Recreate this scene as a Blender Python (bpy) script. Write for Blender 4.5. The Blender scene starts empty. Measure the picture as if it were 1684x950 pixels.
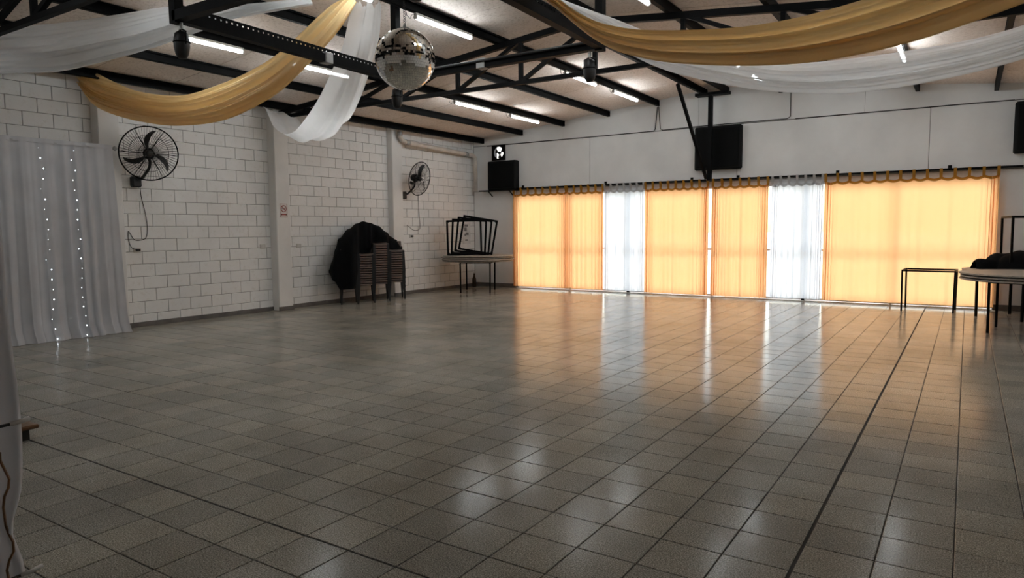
import bpy, bmesh, math, random
from mathutils import Vector, Matrix
random.seed(7)
SC = bpy.context.scene
COL = SC.collection

# ------------------------------------------------------------------ camera
H = 1.52
YAW, PIT, ROL = -0.57878, -0.08641, -0.00775
cam_d = bpy.data.cameras.new('camera')
cam_d.sensor_width = 36.0
cam_d.lens = 36.0 * 1144.77 / 1684.0
cam_d.clip_start = 0.02
cam_d.clip_end = 300
cam = bpy.data.objects.new('camera', cam_d)
COL.objects.link(cam)
_f = Vector((math.sin(YAW) * math.cos(PIT), math.cos(YAW) * math.cos(PIT), math.sin(PIT)))
_r0 = Vector((math.cos(YAW), -math.sin(YAW), 0))
_u0 = _r0.cross(_f)
_r = _r0 * math.cos(ROL) + _u0 * math.sin(ROL)
_u = _r.cross(_f)
cam.matrix_world = Matrix(((_r.x, _u.x, -_f.x, 0), (_r.y, _u.y, -_f.y, 0), (_r.z, _u.z, -_f.z, H), (0, 0, 0, 1)))
SC.camera = cam

# ------------------------------------------------------------------ sky, sun, exposure
world = bpy.data.worlds.new('sky')
SC.world = world
world.use_nodes = True
wn = world.node_tree
wn.nodes.clear()
wo = wn.nodes.new('ShaderNodeOutputWorld')
wb = wn.nodes.new('ShaderNodeBackground')
ws = wn.nodes.new('ShaderNodeTexSky')
ws.sky_type = 'NISHITA'
ws.sun_disc = False
ws.sun_elevation = math.radians(48)
ws.sun_rotation = math.radians(-20)
ws.dust_density = 3.0
wn.links.new(ws.outputs[0], wb.inputs[0])
wn.links.new(wb.outputs[0], wo.inputs[0])
wb.inputs[1].default_value = 0.275

sun_d = bpy.data.lights.new('sun', 'SUN')
sun_d.energy = 2.55
sun_d.angle = math.radians(2.0)
sun_d.color = (1.0, 0.93, 0.82)
sun = bpy.data.objects.new('sun', sun_d)
COL.objects.link(sun)
sun.rotation_euler = (math.radians(-33), 0, math.radians(20))
sun.location = (-6, 30, 20)

SC.view_settings.view_transform = 'Standard'
SC.view_settings.look = 'None'
SC.view_settings.gamma = 1.0
SC.view_settings.use_curve_mapping = False
SC.view_settings.exposure = 1.28
TUBE_EMISSION = 16.0
SC.cycles.use_denoising = True
SC.cycles.max_bounces = 10
SC.cycles.diffuse_bounces = 6
SC.cycles.transparent_max_bounces = 16
SC.cycles.sample_clamp_indirect = 6.0

# ------------------------------------------------------------------ room numbers
XL, XR = -11.05, 1.85
YB, YW = -2.6, 15.1
RX = -4.6                                  # ridge


def zc(x):
    return 4.485 - 0.1 * abs(x - RX)       # ceiling height


# ------------------------------------------------------------------ materials
MATS = {}


class NT:
    def __init__(s, name):
        s.m = bpy.data.materials.new(name)
        s.m.use_nodes = True
        s.t = s.m.node_tree
        s.t.nodes.clear()
        s.out = s.t.nodes.new('ShaderNodeOutputMaterial')

    def n(s, typ, **kw):
        nd = s.t.nodes.new(typ)
        for k, v in kw.items():
            setattr(nd, k, v)
        return nd

    def l(s, a, b):
        s.t.links.new(a, b)

    def set(s, nd, **kw):
        for k, v in kw.items():
            nd.inputs[k.replace('_', ' ')].default_value = v
        return nd

    def ramp(s, fac, stops):
        r = s.n('ShaderNodeValToRGB')
        els = r.color_ramp.elements
        while len(els) < len(stops):
            els.new(0.5)
        for e, (p, c) in zip(els, stops):
            e.position = p
            e.color = (*c, 1)
        s.l(fac, r.inputs[0])
        return r.outputs[0]

    def noise(s, scale, detail=3.0, vec=None, rough=0.55):
        nd = s.n('ShaderNodeTexNoise')
        nd.inputs['Scale'].default_value = scale
        nd.inputs['Detail'].default_value = detail
        nd.inputs['Roughness'].default_value = rough
        if vec is not None:
            s.l(vec, nd.inputs['Vector'])
        return nd.outputs['Fac']

    def pos(s):
        return s.n('ShaderNodeNewGeometry').outputs['Position']

    def mixc(s, fac, a, b, mode='MIX'):
        nd = s.n('ShaderNodeMix', data_type='RGBA', blend_type=mode)
        for sock, v in ((nd.inputs[0], fac), (nd.inputs[6], a), (nd.inputs[7], b)):
            if isinstance(v, (int, float)):
                sock.default_value = v
            elif isinstance(v, tuple):
                sock.default_value = (*v, 1)
            else:
                s.l(v, sock)
        return nd.outputs[2]

    def math(s, op, a, b=0.0):
        nd = s.n('ShaderNodeMath', operation=op)
        for i, v in enumerate((a, b)):
            if isinstance(v, (int, float)):
                nd.inputs[i].default_value = v
            else:
                s.l(v, nd.inputs[i])
        return nd.outputs[0]

    def bump(s, h, strength, dist=0.01):
        b = s.n('ShaderNodeBump')
        b.inputs['Strength'].default_value = strength
        b.inputs['Distance'].default_value = dist
        s.l(h, b.inputs['Height'])
        return b.outputs[0]


def pbr(name, col, rough=0.6, metal=0.0, var=0.12, nscale=6.0, bump=0.0, bscale=60.0, spec=0.5):
    t = NT(name)
    b = t.n('ShaderNodeBsdfPrincipled')
    p = t.pos()
    f = t.noise(nscale, 4, p)
    lo = tuple(max(0, c * (1 - var)) for c in col)
    hi = tuple(min(1, c * (1 + var)) for c in col)
    t.l(t.ramp(f, [(0.3, lo), (0.7, hi)]), b.inputs['Base Color'])
    t.set(b, Roughness=rough, Metallic=metal)
    b.inputs['Specular IOR Level'].default_value = spec
    if bump > 0:
        t.l(t.bump(t.noise(bscale, 3, p), bump), b.inputs['Normal'])
    t.l(b.outputs[0], t.out.inputs[0])
    MATS[name] = t.m
    return t.m


def emis(name, col, strength):
    t = NT(name)
    e = t.n('ShaderNodeEmission')
    e.inputs[0].default_value = (*col, 1)
    e.inputs[1].default_value = strength
    t.l(e.outputs[0], t.out.inputs[0])
    MATS[name] = t.m
    return t.m


def cloth(name, col, trans, tw=0.5, transp=0.05, weave=900.0, tone=0.08, satin=0.0):
    """thin cloth: diffuse + translucent + a little open weave"""
    t = NT(name)
    p = t.pos()
    f = t.noise(3.0, 3, p)
    c = t.ramp(f, [(0.3, tuple(x * (1 - tone) for x in col)), (0.7, tuple(min(1, x * (1 + tone)) for x in col))])
    d = t.n('ShaderNodeBsdfDiffuse')
    t.l(c, d.inputs[0])
    tr = t.n('ShaderNodeBsdfTranslucent')
    tr.inputs[0].default_value = (*trans, 1)
    bm = t.bump(t.noise(weave, 1, p), 0.15, 0.002)
    t.l(bm, d.inputs['Normal'])
    m1 = t.n('ShaderNodeMixShader')
    m1.inputs[0].default_value = tw
    t.l(d.outputs[0], m1.inputs[1])
    t.l(tr.outputs[0], m1.inputs[2])
    if satin > 0:
        gl = t.n('ShaderNodeBsdfGlossy')
        gl.inputs['Roughness'].default_value = 0.42
        gl.inputs[0].default_value = (1.0, 0.92, 0.75, 1)
        m3 = t.n('ShaderNodeMixShader')
        m3.inputs[0].default_value = satin
        t.l(m1.outputs[0], m3.inputs[1])
        t.l(gl.outputs[0], m3.inputs[2])
        m1 = m3
    tp = t.n('ShaderNodeBsdfTransparent')
    m2 = t.n('ShaderNodeMixShader')
    m2.inputs[0].default_value = transp
    t.l(m1.outputs[0], m2.inputs[1])
    t.l(tp.outputs[0], m2.inputs[2])
    t.l(m2.outputs[0], t.out.inputs[0])
    MATS[name] = t.m
    return t.m


def cellrand(t, p, ox, oy, sx, sy):
    """one random number for each cell of the tile grid, from world position"""
    sep = t.n('ShaderNodeSeparateXYZ')
    t.l(p, sep.inputs[0])
    a = t.math('FLOOR', t.math('DIVIDE', t.math('SUBTRACT', sep.outputs[0], ox), sx))
    b = t.math('FLOOR', t.math('DIVIDE', t.math('SUBTRACT', sep.outputs[1], oy), sy))
    cb = t.n('ShaderNodeCombineXYZ')
    t.l(a, cb.inputs[0])
    t.l(b, cb.inputs[1])
    w = t.n('ShaderNodeTexWhiteNoise', noise_dimensions='2D')
    t.l(cb.outputs[0], w.inputs[0])
    return w.outputs[0]


TS = 0.302
TX0, TY0 = -0.598, 3.152


def make_tile_mat():
    t = NT('terrazzo tile')
    b = t.n('ShaderNodeBsdfPrincipled')
    p = t.pos()
    rnd = cellrand(t, p, TX0, TY0, TS, TS)
    chips = t.noise(150.0, 2, p, 0.7)
    base = t.ramp(chips, [(0.34, (0.135, 0.128, 0.110)), (0.5, (0.345, 0.328, 0.288)), (0.66, (0.66, 0.63, 0.565))])
    tone = t.ramp(rnd, [(0.0, (0.84, 0.84, 0.84)), (0.5, (0.95, 0.945, 0.935)), (1.0, (1.06, 1.04, 1.0))])
    c = t.mixc(1.0, base, tone, 'MULTIPLY')
    stain = t.ramp(t.noise(0.9, 6, p, 0.65), [(0.38, (0.78, 0.76, 0.73)), (0.62, (1.05, 1.04, 1.02))])
    c = t.mixc(1.0, c, stain, 'MULTIPLY')
    scuff = t.ramp(t.noise(7.0, 6, p, 0.75), [(0.30, (0.35, 0.33, 0.30)), (0.36, (1, 1, 1))])
    c = t.mixc(0.6, c, scuff, 'MULTIPLY')
    t.l(c, b.inputs['Base Color'])
    r = t.math('ADD', t.math('MULTIPLY', t.noise(2.2, 5, p), 0.06), t.math('MULTIPLY', rnd, 0.03))
    t.l(t.math('ADD', r, 0.12), b.inputs['Roughness'])
    b.inputs['Specular IOR Level'].default_value = 0.07
    t.l(t.bump(t.noise(9.0, 2, p), 0.02, 0.003), b.inputs['Normal'])
    t.l(b.outputs[0], t.out.inputs[0])
    return t.m


def make_block_mat():
    t = NT('painted block')
    b = t.n('ShaderNodeBsdfPrincipled')
    p = t.pos()
    f = t.noise(1.3, 5, p)
    c = t.ramp(f, [(0.3, (0.74, 0.73, 0.71)), (0.7, (0.83, 0.82, 0.80))])
    g = t.ramp(t.noise(12.0, 5, p, 0.7), [(0.3, (0.86, 0.84, 0.80)), (0.45, (1, 1, 1))])
    c = t.mixc(0.7, c, g, 'MULTIPLY')
    t.l(c, b.inputs['Base Color'])
    b.inputs['Roughness'].default_value = 0.75
    t.l(t.bump(t.noise(90.0, 4, p), 0.25, 0.006), b.inputs['Normal'])
    t.l(b.outputs[0], t.out.inputs[0])
    return t.m


def make_ceiling_mat():
    t = NT('fibre ceiling board')
    b = t.n('ShaderNodeBsdfPrincipled')
    p = t.pos()
    c = t.ramp(t.noise(1.0, 5, p), [(0.3, (0.80, 0.715, 0.65)), (0.7, (0.90, 0.815, 0.75))])
    sp = t.ramp(t.noise(26.0, 4, p, 0.8), [(0.36, (0.66, 0.62, 0.58)), (0.50, (1, 1, 1))])
    c = t.mixc(0.8, c, sp, 'MULTIPLY')
    t.l(c, b.inputs['Base Color'])
    b.inputs['Roughness'].default_value = 0.9
    t.l(t.bump(t.noise(60.0, 4, p), 0.3, 0.006), b.inputs['Normal'])
    t.l(b.outputs[0], t.out.inputs[0])
    return t.m


def make_glass():
    t = NT('window glass')
    tp = t.n('ShaderNodeBsdfTransparent')
    tp.inputs[0].default_value = (0.93, 0.96, 0.95, 1)
    g = t.n('ShaderNodeBsdfGlossy')
    g.inputs['Roughness'].default_value = 0.02
    fr = t.n('ShaderNodeFresnel')
    fr.inputs[0].default_value = 1.45
    m = t.n('ShaderNodeMixShader')
    t.l(fr.outputs[0], m.inputs[0])
    t.l(tp.outputs[0], m.inputs[1])
    t.l(g.outputs[0], m.inputs[2])
    t.l(m.outputs[0], t.out.inputs[0])
    return t.m


M = {}
M['tile'] = make_tile_mat()
M['block'] = make_block_mat()
M['ceil'] = make_ceiling_mat()
M['glass'] = make_glass()
M['grout'] = pbr('grout', (0.035, 0.03, 0.026), 0.9)
M['mortar'] = pbr('mortar joint', (0.13, 0.122, 0.11), 0.95)
M['paint'] = pbr('white wall paint', (0.80, 0.80, 0.79), 0.7, var=0.07, nscale=1.2, bump=0.06, bscale=40)
M['paint2'] = pbr('pillar paint', (0.75, 0.735, 0.71), 0.65, var=0.06, nscale=2.0, bump=0.1, bscale=30)
M['gap'] = pbr('panel gap', (0.10, 0.095, 0.085), 0.9)
M['base'] = pbr('baseboard cement', (0.12, 0.11, 0.10), 0.7, var=0.3, nscale=5)
M['steel'] = pbr('black painted steel', (0.004, 0.004, 0.0043), 0.55, 0.0, var=0.3, nscale=8, spec=0.10)
M['steelm'] = pbr('matte black steel', (0.005, 0.0045, 0.0045), 0.6, var=0.3, spec=0.1)
M['darkpipe'] = pbr('dark steel pipe', (0.05, 0.05, 0.052), 0.35, 0.3)
M['galv'] = pbr('galvanised metal', (0.42, 0.42, 0.41), 0.45, 0.6, var=0.2)
M['plastic'] = pbr('brown chair plastic', (0.16, 0.115, 0.095), 0.42, var=0.2, nscale=20)
M['dplastic'] = pbr('black plastic', (0.011, 0.010, 0.010), 0.45)
M['bcloth'] = pbr('black cloth', (0.005, 0.005, 0.0055), 0.95, spec=0.1, bump=0.3, bscale=25)
M['speaker'] = pbr('speaker cabinet black', (0.006, 0.006, 0.006), 0.7, spec=0.2)
M['grille'] = pbr('speaker grille', (0.004, 0.004, 0.004), 0.8, spec=0.15)
M['top'] = pbr('table board', (0.36, 0.32, 0.27), 0.5, var=0.2, nscale=14)
M['edge'] = pbr('table edge dark', (0.07, 0.055, 0.045), 0.6, var=0.3)
M['pipe'] = pbr('white pvc pipe', (0.62, 0.56, 0.50), 0.45, var=0.15, nscale=4)
M['wire'] = pbr('dark wire', (0.03, 0.028, 0.026), 0.6)
M['socket'] = pbr('socket plastic', (0.60, 0.58, 0.54), 0.4)
M['wood'] = pbr('varnished wood', (0.16, 0.075, 0.03), 0.35, var=0.35, nscale=9)
M['dwood'] = pbr('dark plinth', (0.018, 0.015, 0.012), 0.6)
M['sign'] = pbr('sign plate', (0.66, 0.60, 0.57), 0.5)
M['signred'] = pbr('sign red', (0.32, 0.07, 0.06), 0.5)
M['signblk'] = pbr('sign black', (0.05, 0.04, 0.04), 0.5)
M['paper'] = pbr('poster paper', (0.66, 0.64, 0.62), 0.7)
M['ink'] = pbr('poster grey ink', (0.18, 0.17, 0.17), 0.7)
M['alu'] = pbr('pale aluminium', (0.72, 0.73, 0.74), 0.4, 0.2)
M['sill'] = pbr('pale stone sill', (0.80, 0.79, 0.76), 0.4)
M['ground'] = pbr('pale concrete yard', (0.62, 0.60, 0.56), 0.9, nscale=1)
M['yardwall'] = pbr('yard wall', (0.66, 0.63, 0.58), 0.9)
M['mirror'] = pbr('mirror glass', (0.82, 0.82, 0.80), 0.04, 1.0, var=0.05)
M['core'] = pbr('ball core', (0.06, 0.058, 0.055), 0.6)
M['bottle'] = pbr('brown bottle', (0.045, 0.026, 0.014), 0.25)
M['tube'] = emis('fluorescent tube', (0.91, 0.97, 1.0), TUBE_EMISSION)
M['led'] = emis('led bulb', (0.85, 0.92, 1.0), 5.0)
M['gold'] = cloth('gold curtain cloth', (0.80, 0.42, 0.09), (1.0, 0.555, 0.26), 0.82, 0.01)
M['goldhem'] = cloth('gold curtain hem', (0.50, 0.26, 0.05), (0.42, 0.19, 0.02), 0.45, 0.0)
M['white'] = cloth('white curtain cloth', (0.78, 0.79, 0.82), (0.90, 0.92, 0.96), 0.80, 0.02)
M['whitehem'] = cloth('white curtain hem', (0.55, 0.54, 0.53), (0.45, 0.45, 0.45), 0.4, 0.0)
M['swagw'] = cloth('white sheer drape', (0.94, 0.94, 0.94), (0.95, 0.95, 0.95), 0.50, 0.03)
M['swagg'] = cloth('gold satin drape', (0.98, 0.76, 0.41), (0.98, 0.73, 0.36), 0.50, 0.01, satin=0.12)
M['backdrop'] = cloth('white backdrop cloth', (0.66, 0.66, 0.68), (0.6, 0.61, 0.65), 0.3, 0.04)

# ------------------------------------------------------------------ mesh builder
V = Vector


class MB:
    def __init__(s):
        s.v, s.f = [], []

    def add(s, vs, fs):
        o = len(s.v)
        s.v += [tuple(x) for x in vs]
        s.f += [tuple(i + o for i in f) for f in fs]
        return s

    def box(s, x0, x1, y0, y1, z0, z1):
        return s.add([(x0, y0, z0), (x1, y0, z0), (x1, y1, z0), (x0, y1, z0), (x0, y0, z1), (x1, y0, z1), (x1, y1, z1), (x0, y1, z1)],
                     [(0, 3, 2, 1), (4, 5, 6, 7), (0, 1, 5, 4), (1, 2, 6, 5), (2, 3, 7, 6), (3, 0, 4, 7)])

    def cbox(s, x0, x1, y0, y1, z0, z1, c):
        """box with all twelve edges chamfered"""
        vs, idx = [], {}
        for i, (X, sx) in enumerate(((x0, 1), (x1, -1))):
            for j, (Y, sy) in enumerate(((y0, 1), (y1, -1))):
                for k, (Z, sz) in enumerate(((z0, 1), (z1, -1))):
                    for a in range(3):
                        idx[i, j, k, a] = len(vs)
                        vs.append((X + (sx * c if a != 0 else 0), Y + (sy * c if a != 1 else 0), Z + (sz * c if a != 2 else 0)))
        fs = []
        for i in (0, 1):
            q = [idx[i, 0, 0, 0], idx[i, 1, 0, 0], idx[i, 1, 1, 0], idx[i, 0, 1, 0]]
            fs.append(q[::-1] if i == 0 else q)
            q = [idx[0, i, 0, 1], idx[1, i, 0, 1], idx[1, i, 1, 1], idx[0, i, 1, 1]]
            fs.append(q if i == 0 else q[::-1])
            q = [idx[0, 0, i, 2], idx[1, 0, i, 2], idx[1, 1, i, 2], idx[0, 1, i, 2]]
            fs.append(q[::-1] if i == 0 else q)
        for i in (0, 1):
            for j in (0, 1):
                fs.append((idx[i, j, 0, 0], idx[i, j, 1, 0], idx[i, j, 1, 1], idx[i, j, 0, 1]))
                fs.append((idx[i, 0, j, 0], idx[i, 1, j, 0], idx[i, 1, j, 2], idx[i, 0, j, 2]))
                fs.append((idx[0, i, j, 1], idx[1, i, j, 1], idx[1, i, j, 2], idx[0, i, j, 2]))
                for k in (0, 1):
                    fs.append((idx[i, j, k, 0], idx[i, j, k, 1], idx[i, j, k, 2]))
        return s.add(vs, fs)

    def bar(s, p, q, w, h, up=(0, 0, 1)):
        p, q = V(p), V(q)
        d = (q - p).normalized()
        u = V(up)
        if abs(d.dot(u)) > 0.98:
            u = V((1, 0, 0))
        r = d.cross(u).normalized()
        u = r.cross(d)
        vs = []
        for c in (p, q):
            for a, b in ((-1, -1), (1, -1), (1, 1), (-1, 1)):
                vs.append(c + r * (a * w / 2) + u * (b * h / 2))
        return s.add(vs, [(3, 2, 1, 0), (4, 5, 6, 7), (0, 1, 5, 4), (1, 2, 6, 5), (2, 3, 7, 6), (3, 0, 4, 7)])

    def tube(s, pts, r, n=8, rs=None):
        pts = [V(p) for p in pts]
        vs, fs = [], []
        ref = None
        for i, p in enumerate(pts):
            d = (pts[min(i + 1, len(pts) - 1)] - pts[max(i - 1, 0)])
            d = d.normalized() if d.length > 1e-9 else V((0, 0, 1))
            if ref is None:
                ref = V((0, 0, 1)) if abs(d.z) < 0.9 else V((1, 0, 0))
            a = (ref - d * ref.dot(d)).normalized()
            ref = a
            b = d.cross(a)
            rr = rs[i] if rs else r
            for k in range(n):
                t = 2 * math.pi * k / n
                vs.append(p + a * (math.cos(t) * rr) + b * (math.sin(t) * rr))
        for i in range(len(pts) - 1):
            for k in range(n):
                fs.append((i * n + k, i * n + (k + 1) % n, (i + 1) * n + (k + 1) % n, (i + 1) * n + k))
        fs.append(tuple(range(n))[::-1])
        fs.append(tuple(range((len(pts) - 1) * n, len(pts) * n)))
        return s.add(vs, fs)

    def lathe(s, prof, c=(0, 0, 0), n=32):
        c = V(c)
        vs, fs = [], []
        for r, z in prof:
            for k in range(n):
                t = 2 * math.pi * k / n
                vs.append(c + V((r * math.cos(t), r * math.sin(t), z)))
        m = len(prof)
        for i in range(m - 1):
            for k in range(n):
                fs.append((i * n + k, i * n + (k + 1) % n, (i + 1) * n + (k + 1) % n, (i + 1) * n + k))
        fs.append(tuple(range(n))[::-1])
        fs.append(tuple(range((m - 1) * n, m * n)))
        return s.add(vs, fs)

    def ring(s, c, n, R, r, seg=48, k=6):
        """torus with axis n"""
        c, n = V(c), V(n).normalized()
        a = n.cross(V((0, 0, 1)))
        a = a.normalized() if a.length > 1e-4 else V((1, 0, 0))
        b = n.cross(a)
        vs, fs = [], []
        for i in range(seg):
            t = 2 * math.pi * i / seg
            e = a * math.cos(t) + b * math.sin(t)
            for j in range(k):
                q = 2 * math.pi * j / k
                vs.append(c + e * (R + r * math.cos(q)) + n * (r * math.sin(q)))
        for i in range(seg):
            for j in range(k):
                fs.append((i * k + j, ((i + 1) % seg) * k + j, ((i + 1) % seg) * k + (j + 1) % k, i * k + (j + 1) % k))
        return s.add(vs, fs)

    def grid(s, fn, nu, nv):
        vs = [fn(i / nu, j / nv) for i in range(nu + 1) for j in range(nv + 1)]
        fs = [(i * (nv + 1) + j, (i + 1) * (nv + 1) + j, (i + 1) * (nv + 1) + j + 1, i * (nv + 1) + j + 1) for i in range(nu) for j in range(nv)]
        return s.add(vs, fs)

    def mesh(s, name, off=(0, 0, 0), smooth=False):
        me = bpy.data.meshes.new(name)
        o = V(off)
        me.from_pydata([V(v) - o for v in s.v], [], s.f)
        if smooth:
            me.polygons.foreach_set('use_smooth', [True] * len(me.polygons))
        me.update()
        return me


ORG = {}


def thing(name, label, cat, loc=(0, 0, 0), group=None):
    o = bpy.data.objects.new(name, None)
    o.empty_display_size = 0.1
    COL.objects.link(o)
    o.location = loc
    o['label'] = label
    o['category'] = cat
    if group:
        o['group'] = group
    ORG[o.name] = V(loc)
    return o


def part(name, mb, mat, parent, smooth=False, label=None):
    """a mesh child; coordinates of mb are in the same space as the thing's loc"""
    off = ORG.get(parent.name, V((0, 0, 0)))
    me = mb.mesh(name, off, smooth)
    me.materials.append(mat)
    o = bpy.data.objects.new(name, me)
    COL.objects.link(o)
    o.parent = parent
    ORG[o.name] = off
    if label:
        o['label'] = label
    return o


def solo(name, mb, mat, label, cat, loc=None, smooth=False, group=None):
    if loc is None:
        xs, ys, zs = zip(*[tuple(v) for v in mb.v])
        loc = ((min(xs) + max(xs)) / 2, (min(ys) + max(ys)) / 2, min(zs))
    me = mb.mesh(name, loc, smooth)
    me.materials.append(mat)
    o = bpy.data.objects.new(name, me)
    COL.objects.link(o)
    o.location = loc
    ORG[o.name] = V(loc)
    o['label'] = label
    o['category'] = cat
    if group:
        o['group'] = group
    return o


def struct(name, mb, mat, smooth=False, label=None):
    me = mb.mesh(name, (0, 0, 0), smooth)
    me.materials.append(mat)
    o = bpy.data.objects.new(name, me)
    COL.objects.link(o)
    o['kind'] = 'structure'
    if label:
        o['label'] = label
    ORG[o.name] = V((0, 0, 0))
    return o


def copy_tree(o, parent=None):
    c = o.copy()
    COL.objects.link(c)
    if parent is not None:
        c.parent = parent
    for ch in o.children:
        copy_tree(ch, c)
    return c


def catmull(pts, u):
    n = len(pts) - 1
    x = min(max(u, 0), 1) * n
    i = min(int(x), n - 1)
    t = x - i
    p0, p1, p2, p3 = (V(pts[max(i - 1, 0)]), V(pts[i]), V(pts[i + 1]), V(pts[min(i + 2, n)]))
    return 0.5 * ((2 * p1) + (p2 - p0) * t + (2 * p0 - 5 * p1 + 4 * p2 - p3) * t * t + (3 * p1 - p0 - 3 * p2 + p3) * t ** 3)


def vproj(P):
    d = V(P) - V((0, 0, H))
    z = d.dot(_f)
    if z < 0.2:
        return None
    return (842 + 1144.77 * d.dot(_r) / z, 475 - 1144.77 * d.dot(_u) / z)


def shown_area(corners):
    q = [vproj(c) for c in corners]
    if any(a is None for a in q):
        return 0
    mx, my = sum(a[0] for a in q) / len(q), sum(a[1] for a in q) / len(q)
    if not (-20 < mx < 1704 and -20 < my < 970):
        return 0
    return abs(sum(q[i][0] * q[(i + 1) % len(q)][1] - q[(i + 1) % len(q)][0] * q[i][1] for i in range(len(q)))) / 2


ORD = ['topmost', 'second from the top', 'third from the top', 'fourth from the top', 'fifth from the top', 'sixth from the top',
       'seventh from the top', 'eighth from the top', 'ninth from the top', 'tenth from the top']
ORDB = ['bottom', 'second from the bottom', 'third from the bottom', 'fourth from the bottom', 'fifth from the bottom',
        'sixth from the bottom', 'seventh from the bottom', 'eighth from the bottom', 'ninth from the bottom', 'tenth from the bottom']

# ================================================================== FLOOR
floor = struct('floor', MB().box(XL - 0.2, XR + 0.2, YB - 0.2, YW + 0.14, -0.2, -0.004), M['grout'],
               label='polished grey speckled tile floor with dark joints')


def joints(o, lo, hi):
    k0 = math.floor((lo - o) / TS)
    out = []
    k = k0
    while o + k * TS < hi - 0.01:
        out.append((k, max(lo, o + k * TS), min(hi, o + (k + 1) * TS)))
        k += 1
    return out


WIDE_X = {0, -20}
WIDE_Y = {-3, 19}
tiles = []
for kx, xa, xb in joints(TX0, XL, XR):
    for ky, ya, yb in joints(TY0, YB, YW):
        g = 0.0028
        xa2 = xa + (0.0080 if kx in WIDE_X else g)
        xb2 = xb - (0.0080 if kx + 1 in WIDE_X else g)
        ya2 = ya + (0.0060 if ky in WIDE_Y else g)
        yb2 = yb - (0.0060 if ky + 1 in WIDE_Y else g)
        if xb2 - xa2 < 0.03 or yb2 - ya2 < 0.03:
            continue
        a = shown_area([(xa2, ya2, 0), (xb2, ya2, 0), (xb2, yb2, 0), (xa2, yb2, 0)])
        tiles.append((a, xa2, xb2, ya2, yb2))
tiles.sort(key=lambda t: -t[0])


def tile_geo(mb, x0, x1, y0, y1, tx, ty, dz):
    c = 0.0022
    cx, cy = (x0 + x1) / 2, (y0 + y1) / 2
    hz = lambda x, y: dz + (x - cx) * tx + (y - cy) * ty
    t = [(x0 + c, y0 + c), (x1 - c, y0 + c), (x1 - c, y1 - c), (x0 + c, y1 - c)]
    m = [(x0, y0), (x1, y0), (x1, y1), (x0, y1)]
    vs = [(x, y, hz(x, y)) for x, y in t] + [(x, y, hz(x, y) - c * 0.7) for x, y in m] + [(x, y, -0.006) for x, y in m]
    fs = [(0, 1, 2, 3)]
    for i in range(4):
        j = (i + 1) % 4
        fs += [(4 + i, 4 + j, j, i), (8 + i, 8 + j, 4 + j, 4 + i)]
    mb.add(vs, fs)


rest = MB()
cache = {}
for i, (a, x0, x1, y0, y1) in enumerate(tiles):
    tx, ty, dz = random.gauss(0, 0.0004), random.gauss(0, 0.0005), random.uniform(-0.0006, 0.0006)
    if i < 300 and a > 0:
        key = (round(x1 - x0, 3), round(y1 - y0, 3))
        if key not in cache:
            m1 = MB()
            w, d = key
            tile_geo(m1, -w / 2, w / 2, -d / 2, d / 2, 0, 0, 0)
            me = m1.mesh('tile')
            me.materials.append(M['tile'])
            cache[key] = me
        o = bpy.data.objects.new('tile', cache[key])
        COL.objects.link(o)
        o.parent = floor
        o.location = ((x0 + x1) / 2, (y0 + y1) / 2, dz)
        o.rotation_euler = (ty, -tx, 0)
    else:
        tile_geo(rest, x0, x1, y0, y1, tx, ty, dz)
o = part('far_tiles', rest, M['tile'], floor)
o['kind'] = 'stuff'

# ================================================================== LEFT WALL (concrete block)
wall_left = struct('wall_left', MB().box(XL - 0.2, XL - 0.012, YB - 0.2, YW + 0.15, 0, 3.86), M['mortar'],
                   label='white painted concrete block wall')
PIL = [(2.29, 2.61, 0.19), (5.43, 5.75, 0.19), (8.573, 8.895, 0.19), (11.80, 12.14, 0.15), (-0.85, -0.53, 0.19)]
for a, b, d in PIL:
    part('pillar', MB().cbox(XL - 0.1, XL + d, a, b, 0, 3.80, 0.012), M['paint2'], wall_left)
blocks = []
BW = 0.395
for k in range(20):
    z0, z1 = 0.2 * k + 0.003, 0.2 * (k + 1) - 0.003
    z1 = min(z1, 3.84)
    if z1 - z0 < 0.03:
        continue
    off = 5.905 + (0 if k % 2 == 0 else BW / 2)
    n0 = math.floor((YB - off) / BW)
    for n in range(n0, n0 + 48):
        y0, y1 = max(off + n * BW, YB), min(off + (n + 1) * BW, YW)
        if y1 - y0 < 0.03:
            continue
        segs = [(y0 + 0.004, y1 - 0.004)]
        for a, b, d in PIL:
            ns = []
            for s0, s1 in segs:
                if s1 <= a or s0 >= b:
                    ns.append((s0, s1))
                else:
                    if s0 < a - 0.03:
                        ns.append((s0, a))
                    if s1 > b + 0.03:
                        ns.append((b, s1))
            segs = ns
        for s0, s1 in segs:
            ar = shown_area([(XL, s0, z0), (XL, s1, z0), (XL, s1, z1), (XL, s0, z1)])
            blocks.append((ar, s0, s1, z0, z1))
blocks.sort(key=lambda t: -t[0])


def block_geo(mb, s0, s1, z0, z1, dx, oy=0, oz=0, ox=XL):
    c = 0.006
    x = ox + dx
    t = [(s0 + c, z0 + c), (s1 - c, z0 + c), (s1 - c, z1 - c), (s0 + c, z1 - c)]
    m = [(s0, z0), (s1, z0), (s1, z1), (s0, z1)]
    vs = [(x, y, z) for y, z in t] + [(x - c * 0.8, y, z) for y, z in m] + [(ox - 0.014, y, z) for y, z in m]
    fs = [(0, 1, 2, 3)]
    for i in range(4):
        j = (i + 1) % 4
        fs += [(4 + i, 4 + j, j, i), (8 + i, 8 + j, 4 + j, 4 + i)]
    mb.add(vs, fs)


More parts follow.
